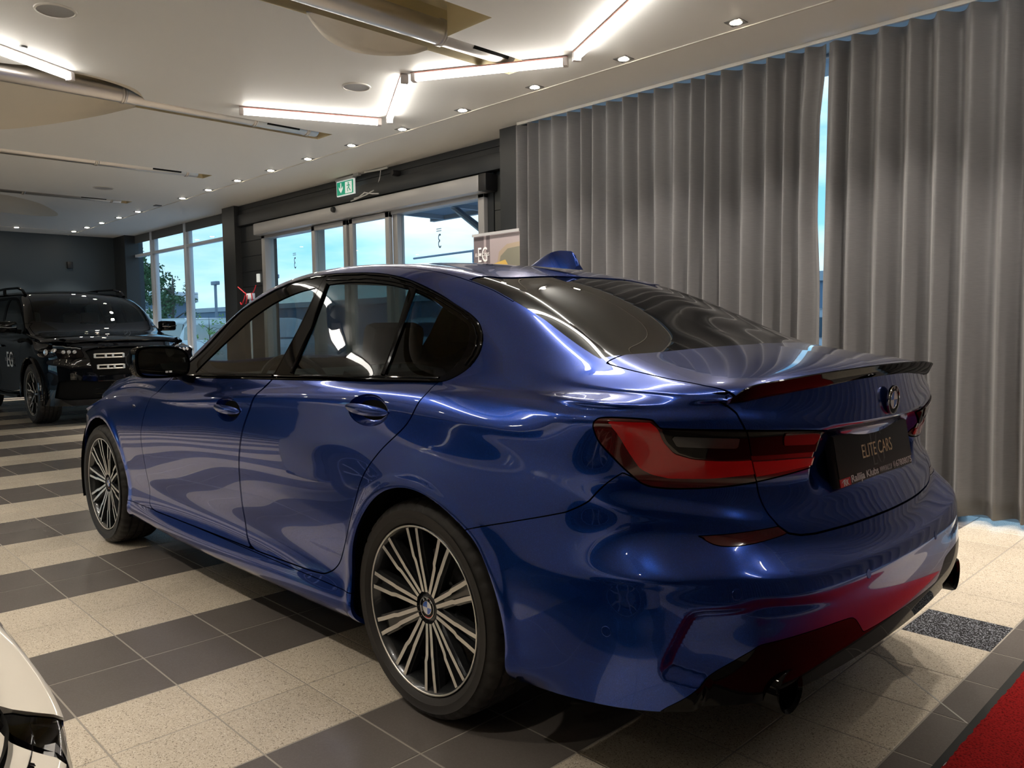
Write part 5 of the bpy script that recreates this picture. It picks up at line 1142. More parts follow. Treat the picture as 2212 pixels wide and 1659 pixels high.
# number plate with printed board
def plate():
    M=rearM(-.974,0,.809,10); fr=MB().box(-.264,.262,-.072,.068,-.022,.004,bev=.004).build('number_plate',MATS['satin_black'],sedan); fr.matrix_basis=M; tag(fr,'black dealer plate with gold and white lettering')
    MB().box(-.262,.262,-.047,.064,.0035,.006,bev=.001).build('plate_board',MATS['plate_black'],fr)
    def tx(s,x,y,size,m,fit,z=.0062,b=0): return text_obj('lettering',s,size,MATS[m],fr,Matrix.Translation((x,y,z)),.0002,bold=b,fit=fit)
    # pale serif monogram
    def serif(x,pts): 
        mb=MB(); 
        for a in pts: mb.box(x+a[0],x+a[1],a[2],a[3],.0060,.0063)
        return mb
    serif(-.030,[(0,.008,-.040,.054),(0,.030,.050,.054),(0,.028,-.040,-.036),(.008,.022,.006,.0095),(.027,.030,.042,.054),(.026,.029,-.040,-.028)]).build('monogram_letter',MATS['grey_print'],fr)
    mb=MB(); cx=.032; 
    pts=[(cx+.026*math.cos(a)*1.0,.007+.047*math.sin(a),.0062) for a in np.linspace(math.radians(48),math.radians(312),22)]
    for i in range(len(pts)-1):
        t0=.0016+.0045*abs(math.cos(math.radians(48+264*i/21)))**2; t1=.0016+.0045*abs(math.cos(math.radians(48+264*(i+1)/21)))**2; a,b=pts[i],pts[i+1]
        mb.add([(a[0]-t0,a[1],a[2]),(a[0]+t0,a[1],a[2]),(b[0]+t1,b[1],b[2]),(b[0]-t1,b[1],b[2])],[(0,1,2,3)])
    mb.box(cx+.012,cx+.022,-.030,.0,.0060,.0063); mb.build('monogram_letter',MATS['grey_print'],fr)
    tx('ELITE CARS',-.100,-.012,.054,'gold_print',.215,.0066)
    MB().box(-.262,-.196,-.070,-.049,.004,.0062).build('red_badge',MATS['red_print'],fr)
    tx('RK',-.243,-.068,.022,'white_print',.034,.0064,.0006); m=MB(); m.tube([(-.252+.018*math.cos(a)+.018,-.062+.010*math.sin(a),.0064) for a in np.linspace(math.pi*.9,.2,9)],.0008,5); m.build('badge_arc',MATS['white_print'],fr)
    tx('Rallija Klubs',-.190,-.0655,.028,'white_print',.185,.0050,.0006)
    tx('WWW.RALLY.LV',.008,-.0650,.022,'white_print',.092,.0050)
    tx('67808075',.130,-.0650,.026,'white_print',.126,.0050,.0004)
    m=MB(); m.tube([(.117+.007*math.cos(a),-.056+.010*math.sin(a),.0052) for a in np.linspace(0,2*math.pi,15)[:-1]],.0008,5,closed=True); m.tube([(.1145,-.051,.0052),(.1155,-.060,.0052),(.1195,-.0605,.0052)],.0015,5); m.build('phone_mark',MATS['white_print'],fr)
plate()
# gloss black lip spoiler
def spoiler():
    E_=np.array([(-.893,.652,.999),(-.920,.607,1.011),(-.951,.48,1.022),(-.985,.27,1.033),(-1.003,0,1.038)]); full=np.vstack([E_,(E_*[1,-1,1])[-2::-1]]); Q=crom(full,8); t=np.gradient(Q,axis=0); t/=np.linalg.norm(t,axis=1,keepdims=True)
    nrm=np.stack([t[:,1],-t[:,0],0*t[:,0]],1); nrm/=np.linalg.norm(nrm,axis=1,keepdims=True)
    if nrm[len(nrm)//2][0]>0: nrm=-nrm
    sec=[(-.060,.0015),(-.035,.0045),(-.010,.012),(.010,.019),(.0135,.0165),(.008,.004),(.0,-.014),(-.006,-.020),(-.03,-.016)]
    V=[];m=len(sec); n=len(Q)
    for i in range(n):
        e=min(1,min(i,n-1-i)/9); k=.15+.85*e*e*(3-2*e) if i else .1
        for o,hh in sec: V.append(Q[i]+nrm[i]*o*(.35+.65*k)+np.array([0,0,hh*(k if hh>0 else .55+.45*k)+.001]))
    F=[(i*m+j,i*m+(j+1)%m,(i+1)*m+(j+1)%m,(i+1)*m+j) for i in range(n-1) for j in range(m)]+[tuple(range(m)),tuple(range((n-1)*m,n*m))[::-1]]
    tag(MB().add(V,F,True).build('spoiler',MATS['spoiler_black'],sedan),'glossy black lip spoiler')
spoiler()
def aerial():
    n=14; V=[];m=10
    for i in range(n+1):
        t=i/n; x=.375-.245*t; zb=1.391+.030*max(0,(x-.13)/.245)-.004; hh=.066*math.sin(math.pi*.5*min(1,(t*1.5)**1.0))**1.0*(1 if t<.90 else 1-(t-.90)/.10*.75)+.003; wd_=.029*math.sqrt(max(.02,math.sin(math.pi*min(.72,t*.8+.03))))
        for k in range(m):
            a=math.pi*k/(m-1); V.append((x,wd_*math.cos(a)*(1-.55*math.sin(a)),zb+hh*math.sin(a)))
    F=[(i*m+k,i*m+k+1,(i+1)*m+k+1,(i+1)*m+k) for i in range(n) for k in range(m-1)]+[tuple(range(n*m,(n+1)*m))]
    tag(MB().add(V,F,True).build('roof_aerial',MATS['blue_paint'],sedan),'shark fin aerial')
aerial()
def exhausts():
    for s in (1,-1):
        T=Matrix.Translation((-1.022,s*.60,.318))@Matrix.Rotation(math.radians(-4*s),4,'Z')
        m=MB(); m.lathe([(.042,.10),(.044,.004),(.052,-.004),(.056,.004),(.056,.20)],36,'x',T); o=m.build('exhaust_tip',MATS['gloss_black'],sedan); tag(o,'round black chrome exhaust tip')
        MB().lathe([(0,.05),(.043,.05)],24,'x',T).build('tip_inside',MATS['matte_black'],o)
exhausts()
def mirror(sgn):
    # shell: swept rounded box, glass faces the rear
    ov=crom([(-.115,-.045),(-.118,.010),(-.085,.052),(-.0,.066),(.085,.064),(.115,.045),(.118,-.02),(.095,-.060),(.0,-.070),(-.085,-.066)],4,True)
    V=[];n=len(ov); secs=[(0,.93),(-.0,1.0),(.03,1.03),(.07,.96),(.105,.75),(.125,.42),(.130,.05)]
    for x,k in secs:
        for a,b in ov: V.append((x,sgn*(a*k*1.0+(.012 if x>0 else 0)*0),b*k))
    F=[(i*n+j,i*n+(j+1)%n,(i+1)*n+(j+1)%n,(i+1)*n+j) for i in range(len(secs)-1) for j in range(n)]+[tuple(range((len(secs)-1)*n,len(secs)*n))]
    h=MB().add(V,F,True).build('door_mirror',MATS['gloss_black'],sedan); h.location=(1.585,sgn*1.012,1.045); h.rotation_euler=(0,0,sgn*math.radians(6)); tag(h,'gloss black door mirror')
    g=[(a*.90,b*.86) for a,b in ov]; MB().prism([(sgn*a,b) for a,b in g],-.004,.004,'x').build('mirror_glass',MATS['mirror_glass'],h)
    for a,b in ((-.028,-.048),(-.012,-.048)): MB().box(-.0052,-.0042,sgn*a-.006,sgn*a+.006,b,b+.008).build('sensor_mark',MATS['white_print'],h)
    MB().prism([(.02,-.05),(.10,-.05),(.16,-.085),(.10,-.095),(.02,-.085)],-.09,.02,'y').build('stalk',MATS['gloss_black'],h) if 0 else None
    st=MB().tube([(.05,sgn*-.07,-.045),(.075,sgn*-.12,-.075),(.10,sgn*-.175,-.095)],[.030,.026,.034],10,scale=(1,.6)).build('stalk',MATS['gloss_black'],h)
mirror(1); mirror(-1)
# parking sensors, small fender badge
def surf_point(u,z):
    L_=SURF; d=np.hypot(L_.A[:,0]-u,L_.V[:,2]-z); d=np.where(L_.V[:,2]<1.0,d,9); i=int(d.argmin()); return L_.V[i],L_.N[i]
SURF,_=body_surface(300)
for u,z in ((-.712,.458),(-1.024,.566),(-1.511,.525)):
    p,n=surf_point(u,z); 
    for s in (1,-1):
        q=Vector((p[0],p[1]*s,p[2])); nn=Vector((n[0],n[1]*s,n[2])); o=MB().lathe([(.0118,.0001),(.0122,.0004),(.0128,.0001)],24).lathe([(0,.0005),(.0112,.0004),(.0116,0)],24).build('parking_sensor',MATS['blue_paint'],sedan); o.matrix_basis=Matrix.Translation(q)@nn.to_track_quat('Z','Y').to_matrix().to_4x4()
p,n=surf_point(2.335,.795)
text_obj('fender_badge','M',.022,MATS['chrome'],sedan,Matrix([[-1,0,0,p[0]+.012],[0,0,1,p[1]+.003],[0,1,0,p[2]-.006],[0,0,0,1]]),.0012,sx=1.4)
# ---------------------------------------------------------------- black SUV
SPB=[(-.75,.40,.965),(-.95,.22,.925),(-1.15,.08,.82),(-1.4,.02,.58),(-1.7,.005,.30),(-2.0,0,0)]
SPF=[(3.45,-.56,.965),(3.65,-.37,.935),(3.85,-.20,.85),(4.10,-.08,.65),(4.4,-.02,.35),(4.75,0,0)]
SPF2=[(3.45,-.50,.865),(3.65,-.34,.80),(3.85,-.19,.70),(4.1,-.08,.52),(4.4,-.02,.28),(4.75,0,0)]
def srow(nm,y,z,rx,rz,fx,fz,pf=SPF,zz=None):
    zz=zz or (z,z,z,z); ys=y if hasattr(y,'__len__') else (y,y,y,y)
    return (nm,[(x,yy,q) for x,yy,q in zip((-.45,.8,2.2,3.1),ys,zz)],(rx,[rz]*6,SPB),(fx,[fz]*6 if not hasattr(fz,'__len__') else fz,pf))
SROWS=[srow('a',.84,.33,-1.02,.36,3.93,.26),srow('b',.93,.30,-1.10,.36,3.97,.255),srow('c',(.975,.955,.955,.975),.37,-1.14,.44,3.99,.33),
 srow('d',(.985,.945,.945,.985),.52,-1.15,.58,4.0,.46),srow('e',(.985,.955,.955,.985),.70,-1.15,.74,4.0,.62),srow('f',(.98,.968,.968,.975),.88,-1.13,.90,3.985,.78),
 srow('g',(.955,.955,.952,.945),1.02,-1.10,1.05,3.955,.90),srow('g2',(.94,.94,.935,.925),1.06,-1.09,1.10,3.93,.955,SPF),srow('h',(.915,.92,.915,.90),1.10,-1.07,1.14,3.89,[1.0,.99,.985,.99,.995,1.0],SPF2,(1.12,1.11,1.085,1.045)),srow('i',(.90,.905,.90,.87),1.14,-1.05,1.20,3.82,[1.045,1.03,1.025,1.03,1.035,1.04],SPF2,(1.15,1.14,1.12,1.08))]
def stop_(y2,z2): pass
_u=[-1.22,-1.0,-.75,-.3,.5,1.2,1.65,2.0,2.3,2.5,2.8,3.2,3.6,3.85]
_r={'T1':[(.78,1.21),(.83,1.24),(.865,1.22),(.885,1.19),(.895,1.19),(.895,1.185),(.895,1.185),(.895,1.175),(.89,1.165),(.888,1.15),(.875,1.115),(.845,1.085),(.77,1.055),(.68,1.03)],
'T2':[(.76,1.215),(.80,1.33),(.82,1.38),(.835,1.40),(.84,1.40),(.84,1.40),(.845,1.39),(.85,1.36),(.858,1.28),(.872,1.19),(.865,1.125),(.83,1.093),(.755,1.06),(.66,1.035)],
'T3':[(.73,1.22),(.755,1.48),(.76,1.58),(.755,1.64),(.755,1.655),(.755,1.65),(.765,1.625),(.79,1.54),(.825,1.39),(.852,1.235),(.848,1.14),(.81,1.102),(.735,1.067),(.635,1.038)],
'T4':[(.70,1.225),(.715,1.56),(.71,1.66),(.705,1.71),(.705,1.72),(.705,1.715),(.715,1.69),(.75,1.60),(.79,1.44),(.825,1.27),(.825,1.15),(.785,1.11),(.71,1.075),(.60,1.042)],
'T5':[(.65,1.23),(.66,1.62),(.655,1.71),(.65,1.755),(.65,1.765),(.652,1.755),(.665,1.72),(.70,1.63),(.745,1.475),(.78,1.30),(.78,1.165),(.74,1.122),(.66,1.085),(.55,1.048)],
'T5b':[(.50,1.235),(.49,1.67),(.49,1.75),(.49,1.79),(.49,1.795),(.49,1.785),(.49,1.745),(.51,1.66),(.54,1.51),(.57,1.345),(.58,1.185),(.55,1.14),(.49,1.103),(.42,1.058)],
'T6':[(.28,1.24),(.27,1.70),(.27,1.77),(.27,1.81),(.27,1.81),(.27,1.80),(.27,1.76),(.28,1.675),(.29,1.53),(.30,1.37),(.30,1.195),(.29,1.15),(.27,1.115),(.25,1.068)],
'T7':[(0,1.24),(0,1.71),(0,1.78),(0,1.815),(0,1.815),(0,1.805),(0,1.765),(0,1.68),(0,1.535),(0,1.375),(0,1.20),(0,1.155),(0,1.12),(0,1.075)]}
_ex={'T1':(-.93,3.635),'T2':(-.95,3.645),'T3':(-.97,3.66),'T4':(-.985,3.68),'T5':(-1.0,3.70),'T5b':(-1.03,3.745),'T6':(-1.045,3.79),'T7':(-1.05,3.82)}
_rt={'T1':0,'T2':0,'T3':.02,'T4':.04,'T5':.06,'T5b':.08,'T6':.09,'T7':.09}
STOP={k:[(u,(_ex[k][0] if i==0 else _ex[k][1] if i==len(_u)-1 else u+(_rt[k]*(1.2 if i==1 else .8) if i in(1,2) else 0)),y,z) for i,(u,(y,z)) in enumerate(zip(_u,v))] for k,v in _r.items()}
def build_suv(loc,rz):
    root=empty('suv',loc,rz,'glossy black SUV with chrome double-bar grille parked by the dark back wall','car')
    full,(pA,pB,pT)=body_surface(430,(SROWS,STOP,-2.0,4.75,-1.22,3.85,None)); sh=Patch.join([pA,pB,pT]); bp=MATS['black_paint']; gb=MATS['gloss_black']
    def arch(xc,r): return lambda p: np.where((p.V[:,1]>.5)&(p.V[:,2]<.95)&(abs(p.A[:,0]-xc)<.8),np.hypot(p.A[:,0]-xc,p.V[:,2]-.39)-r,.3)
    for fn in (arch(0,.455),arch(3.135,.455)): _,sh=sh.clip(fn(sh))
    side=lambda p:p.V[:,1]>.5
    DL=crom([(2.52,1.165),(1.0,1.175),(-.70,1.20),(-.86,1.30),(-.78,1.50),(-.60,1.645),(-.2,1.69),(.5,1.70),(1.2,1.695),(1.62,1.665),(1.95,1.565),(2.25,1.405),(2.46,1.235)],5,True,corners=(0,2))
    fr,sh=cut_out(sh,DL,.002,side)
    panes=[]
    for poly in ([(2.44,1.19),(1.32,1.195),(1.26,1.66),(1.60,1.64),(1.93,1.54),(2.22,1.385),(2.41,1.235)],[(1.18,1.195),(.28,1.20),(.20,1.665),(1.14,1.665)],[(.18,1.20),(-.62,1.22),(-.76,1.32),(-.70,1.47),(-.55,1.61),(-.2,1.66),(.10,1.665)]):
        g_,fr=cut_out(fr,np.array(poly),.001); panes.append(g_)
    FD=crom([(1.24,1.3),(1.25,1.1),(1.27,.60),(1.25,.40),(1.30,.36),(2.35,.36),(2.44,.42),(2.50,.60),(2.60,.90),(2.60,1.10),(2.5,1.3)],5,True,corners=(0,3,4,5,10)); RD=crom([(.22,1.3),(.20,1.05),(.30,.90),(.46,.70),(.52,.50),(.56,.38),(.62,.36),(1.19,.36),(1.235,.40),(1.255,.60),(1.235,1.1),(1.225,1.3)],5,True,corners=(0,6,7,11))
    fd,sh=cut_out(sh,FD,.003,side); rd,sh=cut_out(sh,RD,.003,side)
    t5=np.array(STOP['T5'])[1:-1]; gut=lambda p: abs(p.V[:,1])-np.interp(p.V[:,0],t5[:,1],t5[:,2])
    ws,sh=field_cut(sh,lambda p: np.where(p.V[:,2]>1.1,np.maximum(np.maximum(gut(p)+.02,1.72-.06*(abs(p.V[:,1])/.6)**2-p.V[:,0]),p.V[:,0]-2.62+.16*(abs(p.V[:,1])/.8)**2),.3),.002)
    hood,sh=field_cut(sh,lambda p: np.where((p.V[:,2]>.95)&(p.V[:,0]>2.4),np.maximum(np.maximum(gut(p)-.045,2.50-.05-p.V[:,0]),p.V[:,0]-3.80+.28*p.V[:,1]**2),.3),.003)
    HL=crom([(3.52,1.0),(3.62,1.02),(4.05,.985),(4.18,.955),(4.185,.88),(4.10,.845),(3.78,.855),(3.60,.885)],4,True,corners=(0,3))
    hl,sh=cut_out(sh,HL,.002)
    INT=np.array([(4.28,.66),(4.22,.93),(4.30,.985),(5.2,.985),(5.2,.64),(4.34,.62)]); gr,sh=cut_out(sh,INT,.002)
    LOW=np.array([(3.80,.36),(3.86,.56),(4.05,.58),(4.3,.55),(5.2,.55),(5.2,.34),(4.0,.33)]); lo,sh=cut_out(sh,LOW,.002)
    for sgn in (1,-1):
        mr=(lambda p:p) if sgn>0 else (lambda p:p.mirror())
        a=mr(fd).obj('door',bp,root); b=mr(rd).obj('door',bp,root); mr(fr).obj('window_trim',gb,root,.01)
        for g_,q in zip(panes,(a,b,root)): mr(g_.offset(-.004)).obj('window_glass',MATS['privacy_glass'],q,0)
        for q,x in ((a,1.50),(b,.45)):
            MB().tube([(x-.13,sgn*.978,1.00),(x-.10,sgn*1.0,1.00),(x+.10,sgn*1.0,1.00),(x+.13,sgn*.975,1.00)],.013,8,scale=(1,1.3)).build('handle',bp,q)
        h=mr(hl.offset(-.004)).obj('headlamp',MATS['lamp_smoke'],root,.02); tag(h,'dark headlamp with clear LED modules')
        # modules
        for u,z,r in ((3.72,.935,.040),(3.86,.94,.036),(3.98,.932,.024),(4.04,.93,.024),(4.10,.927,.024)):
            i=int((np.hypot(hl.A[:,0]-u,hl.V[:,2]-z)).argmin()); p=hl.V[i]; n=hl.N[i]; q=Vector((p[0],p[1]*sgn,p[2])); nn=Vector((n[0],n[1]*sgn,n[2]))
            o=MB().lathe([(0,.010),(r*.5,.012),(r*.62,.006),(r*.8,.008),(r,.001)],18).build('led_module',MATS['lamp_led'],h); o.matrix_basis=Matrix.Translation(q)@nn.to_track_quat('Z','Y').to_matrix().to_4x4()
        us=np.linspace(3.62,4.14,10); pts=[]
        for u in us:
            i=int((np.hypot(hl.A[:,0]-u,hl.V[:,2]-(1.003-.07*(u-3.62)))).argmin()); pts.append(Vector((hl.V[i][0]+.006,hl.V[i][1]*sgn,hl.V[i][2])))
        MB().tube(pts,.007,6).build('light_blade',MATS['lamp_led'],h)
        # mirror
        m=empty('door_mirror',(2.36,sgn*1.06,1.255),parent=root)
        MB().box(-.07,.09,-.115,.115,-.075,.075,bev=.035).build('mirror_shell',gb,m); MB().box(-.075,-.068,-.10,.10,-.06,.06).build('mirror_glass',MATS['mirror_glass'],m); MB().tube([(.092,sgn*.11,.0),(.098,0,-.012),(.09,-sgn*.10,-.005)],.008,6).build('indicator',MATS['chrome'],m); MB().tube([(.02,-sgn*.06,-.04),(.05,-sgn*.16,-.07)],.03,8).build('stalk',gb,m)
        # roof rail
        xs=[1.72,1.60,1.3,.5,-.3,-.62,-.72]; MB().tube([Vector((x,sgn*yy,z)) for x,yy,z in zip(xs,[.668,.668,.66,.655,.655,.66,.668],[1.715,1.785,1.832,1.85,1.84,1.80,1.73])],.017,8,scale=(1.3,1)).box(.4,.5,sgn*.655-.012,sgn*.655+.012,1.76,1.85).build('roof_rail',gb,root)
        MB().tube([(2.58,sgn*.99,.33),(1.6,sgn*1.0,.31),(.6,sgn*.99,.33)],.028,8,scale=(1.5,.7)).build('running_board',bp,root)
        # wheel arch flares
        for xc in (0,3.135):
            pts=[Vector((xc+.465*math.cos(a),sgn*(.985),.39+.465*math.sin(a))) for a in np.linspace(math.radians(-8),math.radians(188),26)]; MB().tube(pts,.022,8,scale=(1.2,.7)).build('arch_trim',bp,root)
    both=lambda p:p.both()
    both(sh).obj('body_shell',bp,root); both(hood).obj('bonnet',bp,root); both(ws.offset(-.003)).obj('windscreen',MATS['front_glass'],root,.01)
    both(gr.offset(-.03)).obj('grille_mesh',MATS['matte_black'],root,.0); both(lo.offset(-.03)).obj('air_intake',MATS['matte_black'],root,0)
    # grille bars and star emblem
    def xf(y,z): return 4.005-.16*abs(y)**1.9-.05*max(0,z-.80)
    for z in (.875,.735):
        for s in (1,-1):
            pts=[(y*s,z) for y in np.linspace(.13,.46 if z>.8 else .43,9)]
            mb=MB()
            for dz in (.022,-.022): mb.tube([Vector((xf(a,b)+.015,a,b+dz)) for a,b in pts],.008,6,scale=(1,1.1))
            for a,b in (pts[0],pts[3],pts[5],pts[8]): mb.box(xf(a,b)+.004,xf(a,b)+.024,a-.012,a+.012,b-.026,b+.026)
            mb.build('grille_bar',MATS['alloy_face'],root)
    e=MB(); T=Matrix.Translation((4.03,0,.81)); e.lathe([(.104,0),(.104,.012),(.12,.012),(.12,0)],36,'x',T)
    for k in range(3):
        a=math.pi/2+k*2*math.pi/3; c,s=math.cos(a),math.sin(a); q=[(4.045,.106*c,.81+.106*s),(4.035,-.014*s,.81+.014*c),(4.035,.014*s,.81-.014*c),(4.052,0,.81)]; e.add(q,[(0,1,3),(0,3,2)])
    tag(e.build('emblem',MATS['chrome'],root),'round chrome emblem in the middle of the grille')
    m=MB(); m.lathe([(.036,-.004),(.036,.004),(.041,.004),(.041,-.004)],24,'x',Matrix.Translation((3.80,0,1.155)),closed=True); m.box(3.795,3.805,-.005,.005,1.075,1.115)
    for k in range(3):
        a=math.pi/2+k*2*math.pi/3; m.tube([(3.80,0,1.155),(3.80,.036*math.cos(a),1.155+.036*math.sin(a))],.003,5)
    m.build('bonnet_emblem',MATS['chrome'],root)
    MB().tube([(3.99-.35*abs(y)**2.2,y,.605) for y in np.linspace(-.78,.78,21)],.010,6,scale=(1,1.6)).build('bumper_trim',MATS['chrome'],root)
    for z in (.40,.46): MB().tube([(3.985-.33*abs(y)**2.2,y,z) for y in np.linspace(-.72,.72,21)],.010,6).build('intake_slat',gb,root)
    MB().box(4.0,4.012,-.26,.26,.60,.71).build('number_plate',MATS['plate_black'],root) if 0 else None
    inner=Patch.join([pB,pT])
    for fn in (arch(0,.46),arch(3.135,.46)): _,inner=inner.clip(fn(inner))
    _,inner=inner.clip(np.where(inner.V[:,1]>.5,sdf_poly(uz(inner),DL)+.03,.3)); _,inner=inner.clip(np.where(inner.V[:,2]>1.1,np.maximum(np.maximum(gut(inner)+.04,1.70-inner.V[:,0]),inner.V[:,0]-2.6),.3))
    both(inner.offset(-.05)).obj('body_liner',MATS['matte_black'],root,0)
    MB().prism([(-.9,-.8),(-.5,-.8),(-.5,-.6),(.5,-.6),(.5,-.85),(2.62,-.85),(2.62,-.6),(3.6,-.6),(3.75,-.5),(3.75,.5),(3.6,.6),(2.62,.6),(2.62,.85),(.5,.85),(.5,.6),(-.5,.6),(-.5,.8),(-.9,.8)],.28,.32).build('floor_pan',MATS['matte_black'],root)
    for x in (0,3.135):
        for s in (1,-1):
            make_wheel(root,x,.85,s,.39,.285,.28,style='five')
            V=[];F=[];n=20
            for i in range(n+1):
                a=math.radians(-15+210*i/n)
                for y in (.60,.95): V.append((x+.47*math.cos(a),s*y,.39+.47*math.sin(a)))
            for i in range(n): F.append((2*i,2*i+1,2*i+3,2*i+2))
            V.append((x,s*.6,.39)); F+=[(2*i,2*i+2,len(V)-1) for i in range(n)]
            MB().add(V,F,True).build('wheel_liner',MATS['matte_black'],root)
    for y in (.42,-.42): seat(root,1.25,y,'cabin_grey',z=.55,w=.52)
    for y in (.42,-.42): seat(root,.30,y,'cabin_grey',z=.55,w=.52)
    MB().prism([(2.05,.9),(2.05,1.08),(2.15,1.17),(2.48,1.19),(2.45,.9)],-.78,.78,'y').build('dashboard',MATS['cabin_grey'],root)
    w_=empty('steering_wheel',(1.98,.42,1.12),parent=root); w_.rotation_euler=(0,math.radians(-66),0); MB().tube([(.185*math.cos(a),.185*math.sin(a),0) for a in np.linspace(0,2*math.pi,29)[:-1]],.014,8,closed=True).build('rim',MATS['satin_black'],w_)
    MB().box(1.80,1.86,-.12,.12,1.60,1.68,bev=.015).build('camera_housing',MATS['satin_black'],root)
    # door lettering
    R=Matrix([[1,0,0,0],[0,0,-1,0],[0,1,0,0],[0,0,0,1]])
    for s in (1,-1):
        R=Matrix([[-s,0,0,0],[0,0,s,0],[0,1,0,0],[0,0,0,1]])
        t=text_obj('door_lettering','EG',.30,MATS['white_print'],root,Matrix.Translation((2.03+s*.16,s*.9755,.71))@R,.0008,fit=.32)
        text_obj('door_lettering','ELITE CARS',.070,MATS['grey_logo'],root,Matrix.Translation((2.03+s*.24,s*.9765,.79))@R,.0008,fit=.48)
    return root
P('grey_logo',(.25,.25,.26),.5)
MATS['suv_white']=P('suv_print',(.4,.4,.41),.5)
build_suv((12.885,-1.34,0),math.pi)
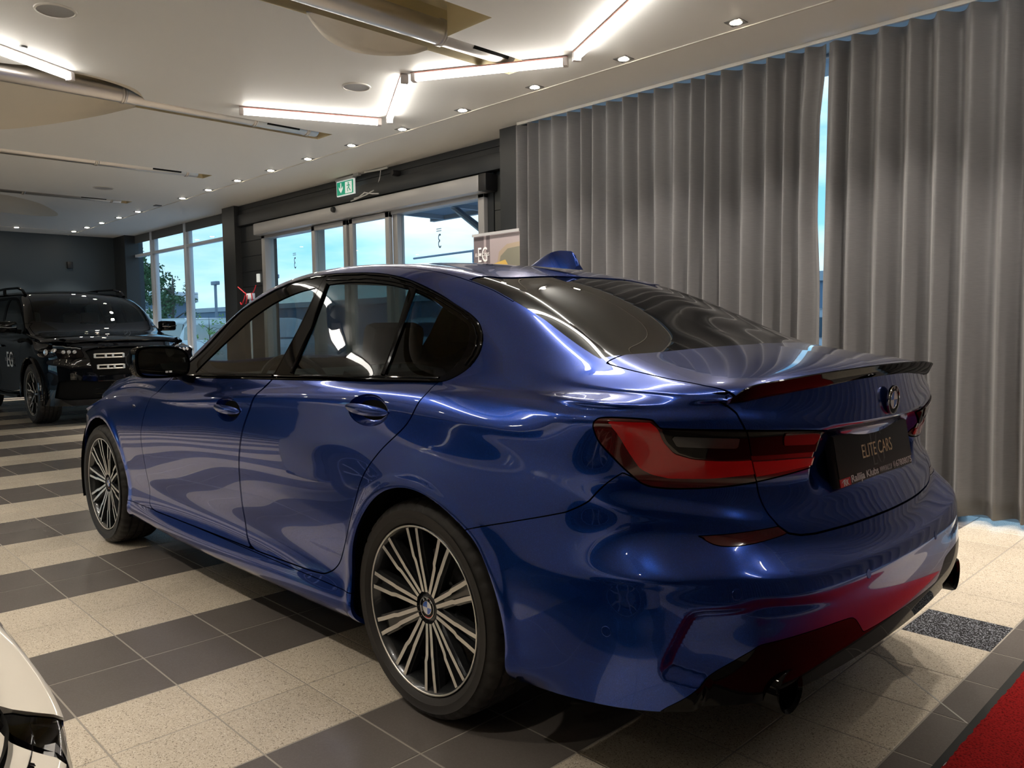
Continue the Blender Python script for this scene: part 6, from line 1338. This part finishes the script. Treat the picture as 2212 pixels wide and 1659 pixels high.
# ---------------------------------------------------------------- white car cut by the picture's lower left corner
def build_white(loc,rz):
    root=empty('white_car',loc,rz,'glossy white car whose front corner and headlamp enter at the bottom left','car')
    full,(pA,pB,pT)=body_surface(420); sh=Patch.join([pA,pB,pT]); wp=MATS['white_paint']
    def arch(xc,r): return lambda p: np.where((p.V[:,1]>.5)&(p.V[:,2]<.8)&(abs(p.A[:,0]-xc)<.7),np.hypot(p.A[:,0]-xc,p.V[:,2]-.335)-r,.3)
    for fn in (arch(-.02,.372),arch(2.835,.38)): _,sh=sh.clip(fn(sh))
    side=lambda p:p.V[:,1]>.4
    DL=crom([(1.93,.945),(.91,.985),(.054,1.010),(-.103,1.057),(-.042,1.182),(.229,1.294),(.613,1.379),(1.008,1.396),(1.36,1.350),(1.60,1.266),(1.84,1.055)],5,True,corners=(0,)); fr,sh=cut_out(sh,DL,.002,side)
    t5=np.array(TOP['T5']); gut=lambda p: abs(p.V[:,1])-np.interp(p.V[:,0],t5[:,1],t5[:,2])
    ws,sh=field_cut(sh,lambda p: np.where(p.V[:,2]>.95,np.maximum(np.maximum(gut(p)+.012,1.42-p.V[:,0]),p.V[:,0]-2.17+.17*(abs(p.V[:,1])/.7)**2),.3),.002)
    rg,sh=field_cut(sh,lambda p: np.where(p.V[:,2]>1.03,np.maximum(np.maximum(gut(p)+.006,p.V[:,0]-.08),-.62-p.V[:,0]),.3),.002)
    hood,sh=field_cut(sh,lambda p: np.where((p.V[:,2]>.70)&(p.V[:,0]>2.0),np.maximum(np.maximum(gut(p)-.03,2.14-p.V[:,0]),p.V[:,0]-3.50+.25*p.V[:,1]**2),.3),.0022)
    HL=crom([(3.155,.768),(3.235,.742),(3.36,.695),(3.55,.655),(3.92,.63),(3.97,.56),(3.85,.535),(3.55,.545),(3.33,.58),(3.21,.67)],5,True,corners=(0,4,5)); hl,sh=cut_out(sh,HL,.002)
    GR=crom([(4.05,.69),(4.60,.70),(5.2,.70),(5.2,.42),(4.2,.42),(4.06,.50)],3,True,corners=(0,2,3)); gr,sh=cut_out(sh,GR,.002)
    both=lambda p:p.both()
    both(sh).obj('body_shell',wp,root); both(hood).obj('bonnet',wp,root); both(fr).obj('window_glass',MATS['privacy_glass'],root,0); both(ws).obj('windscreen',MATS['privacy_glass'],root,0); both(rg).obj('rear_window',MATS['privacy_glass'],root,0); both(gr.offset(-.03)).obj('grille_mesh',MATS['matte_black'],root,0)
    inner=Patch.join([pB,pT]).offset(-.06)
    for fn in (arch(-.02,.40),arch(2.835,.41)): _,inner=inner.clip(fn(inner))
    both(inner).obj('body_liner',MATS['matte_black'],root,0)
    for sgn in (1,-1):
        mr=(lambda p:p) if sgn>0 else (lambda p:p.mirror())
        b=mr(hl.offset(-.035)).obj('headlamp',MATS['lamp_smoke'],root,-.034); tag(b,'clear headlamp with dark inside')
        mr(hl.offset(-.002)).obj('lamp_lens',MATS['headlamp_glass'],b,0)
        for k,(z0,du,m) in enumerate(((.728,.0,'lamp_led'),(.700,.05,'chrome'),(.672,.10,'lamp_led'),(.645,.16,'chrome'))):
            pts=[]
            for u in np.linspace(3.22+du,3.90,14):
                i=int((np.hypot(hl.A[:,0]-u,hl.V[:,2]-(z0-.05*(u-3.2)))).argmin()); pts.append(Vector((hl.V[i]-hl.N[i]*(.018+.004*k))*Vector((1,sgn,1)) if False else Vector((hl.V[i][0]-hl.N[i][0]*(.018),sgn*(hl.V[i][1]-hl.N[i][1]*.018),hl.V[i][2]))))
            MB().tube(pts,.006 if m=='chrome' else .010,6).build('light_guide',MATS[m],b)
        for u,z in ((3.30,.70),(3.42,.675),(3.60,.655),(3.76,.65)):
            i=int((np.hypot(hl.A[:,0]-u,hl.V[:,2]-z)).argmin()); p=hl.V[i]-hl.N[i]*.030; n=hl.N[i]; o=MB().lathe([(0,.014),(.014,.012),(.020,.006),(.026,.008),(.030,0)],18).build('lens_module',MATS['chrome'],b); o.matrix_basis=Matrix.Translation(Vector((p[0],sgn*p[1],p[2])))@Vector((n[0],sgn*n[1],n[2])).to_track_quat('Z','Y').to_matrix().to_4x4()
    for x in (0,2.851):
        for s in (1,-1):
            make_wheel(root,x,.78,s,style='five')
            V=[];F=[];n=16
            for i in range(n+1):
                a=math.radians(-15+210*i/n)
                for y in (.50,.89): V.append((x-.02+.40*math.cos(a),s*y,.335+.40*math.sin(a)))
            for i in range(n): F.append((2*i,2*i+1,2*i+3,2*i+2))
            V.append((x,s*.5,.335)); F+=[(2*i,2*i+2,len(V)-1) for i in range(n)]
            MB().add(V,F,True).build('wheel_liner',MATS['matte_black'],root)
    MB().prism([(-.9,-.8),(-.42,-.8),(-.42,-.6),(.4,-.6),(.4,-.83),(2.4,-.83),(2.4,-.6),(3.25,-.6),(3.45,-.4),(3.45,.4),(3.25,.6),(2.4,.6),(2.4,.83),(.4,.83),(.4,.6),(-.42,.6),(-.42,.8),(-.9,.8)],.205,.235).build('floor_pan',MATS['matte_black'],root)
    return root
build_white((2.25,2.937,0),math.pi)
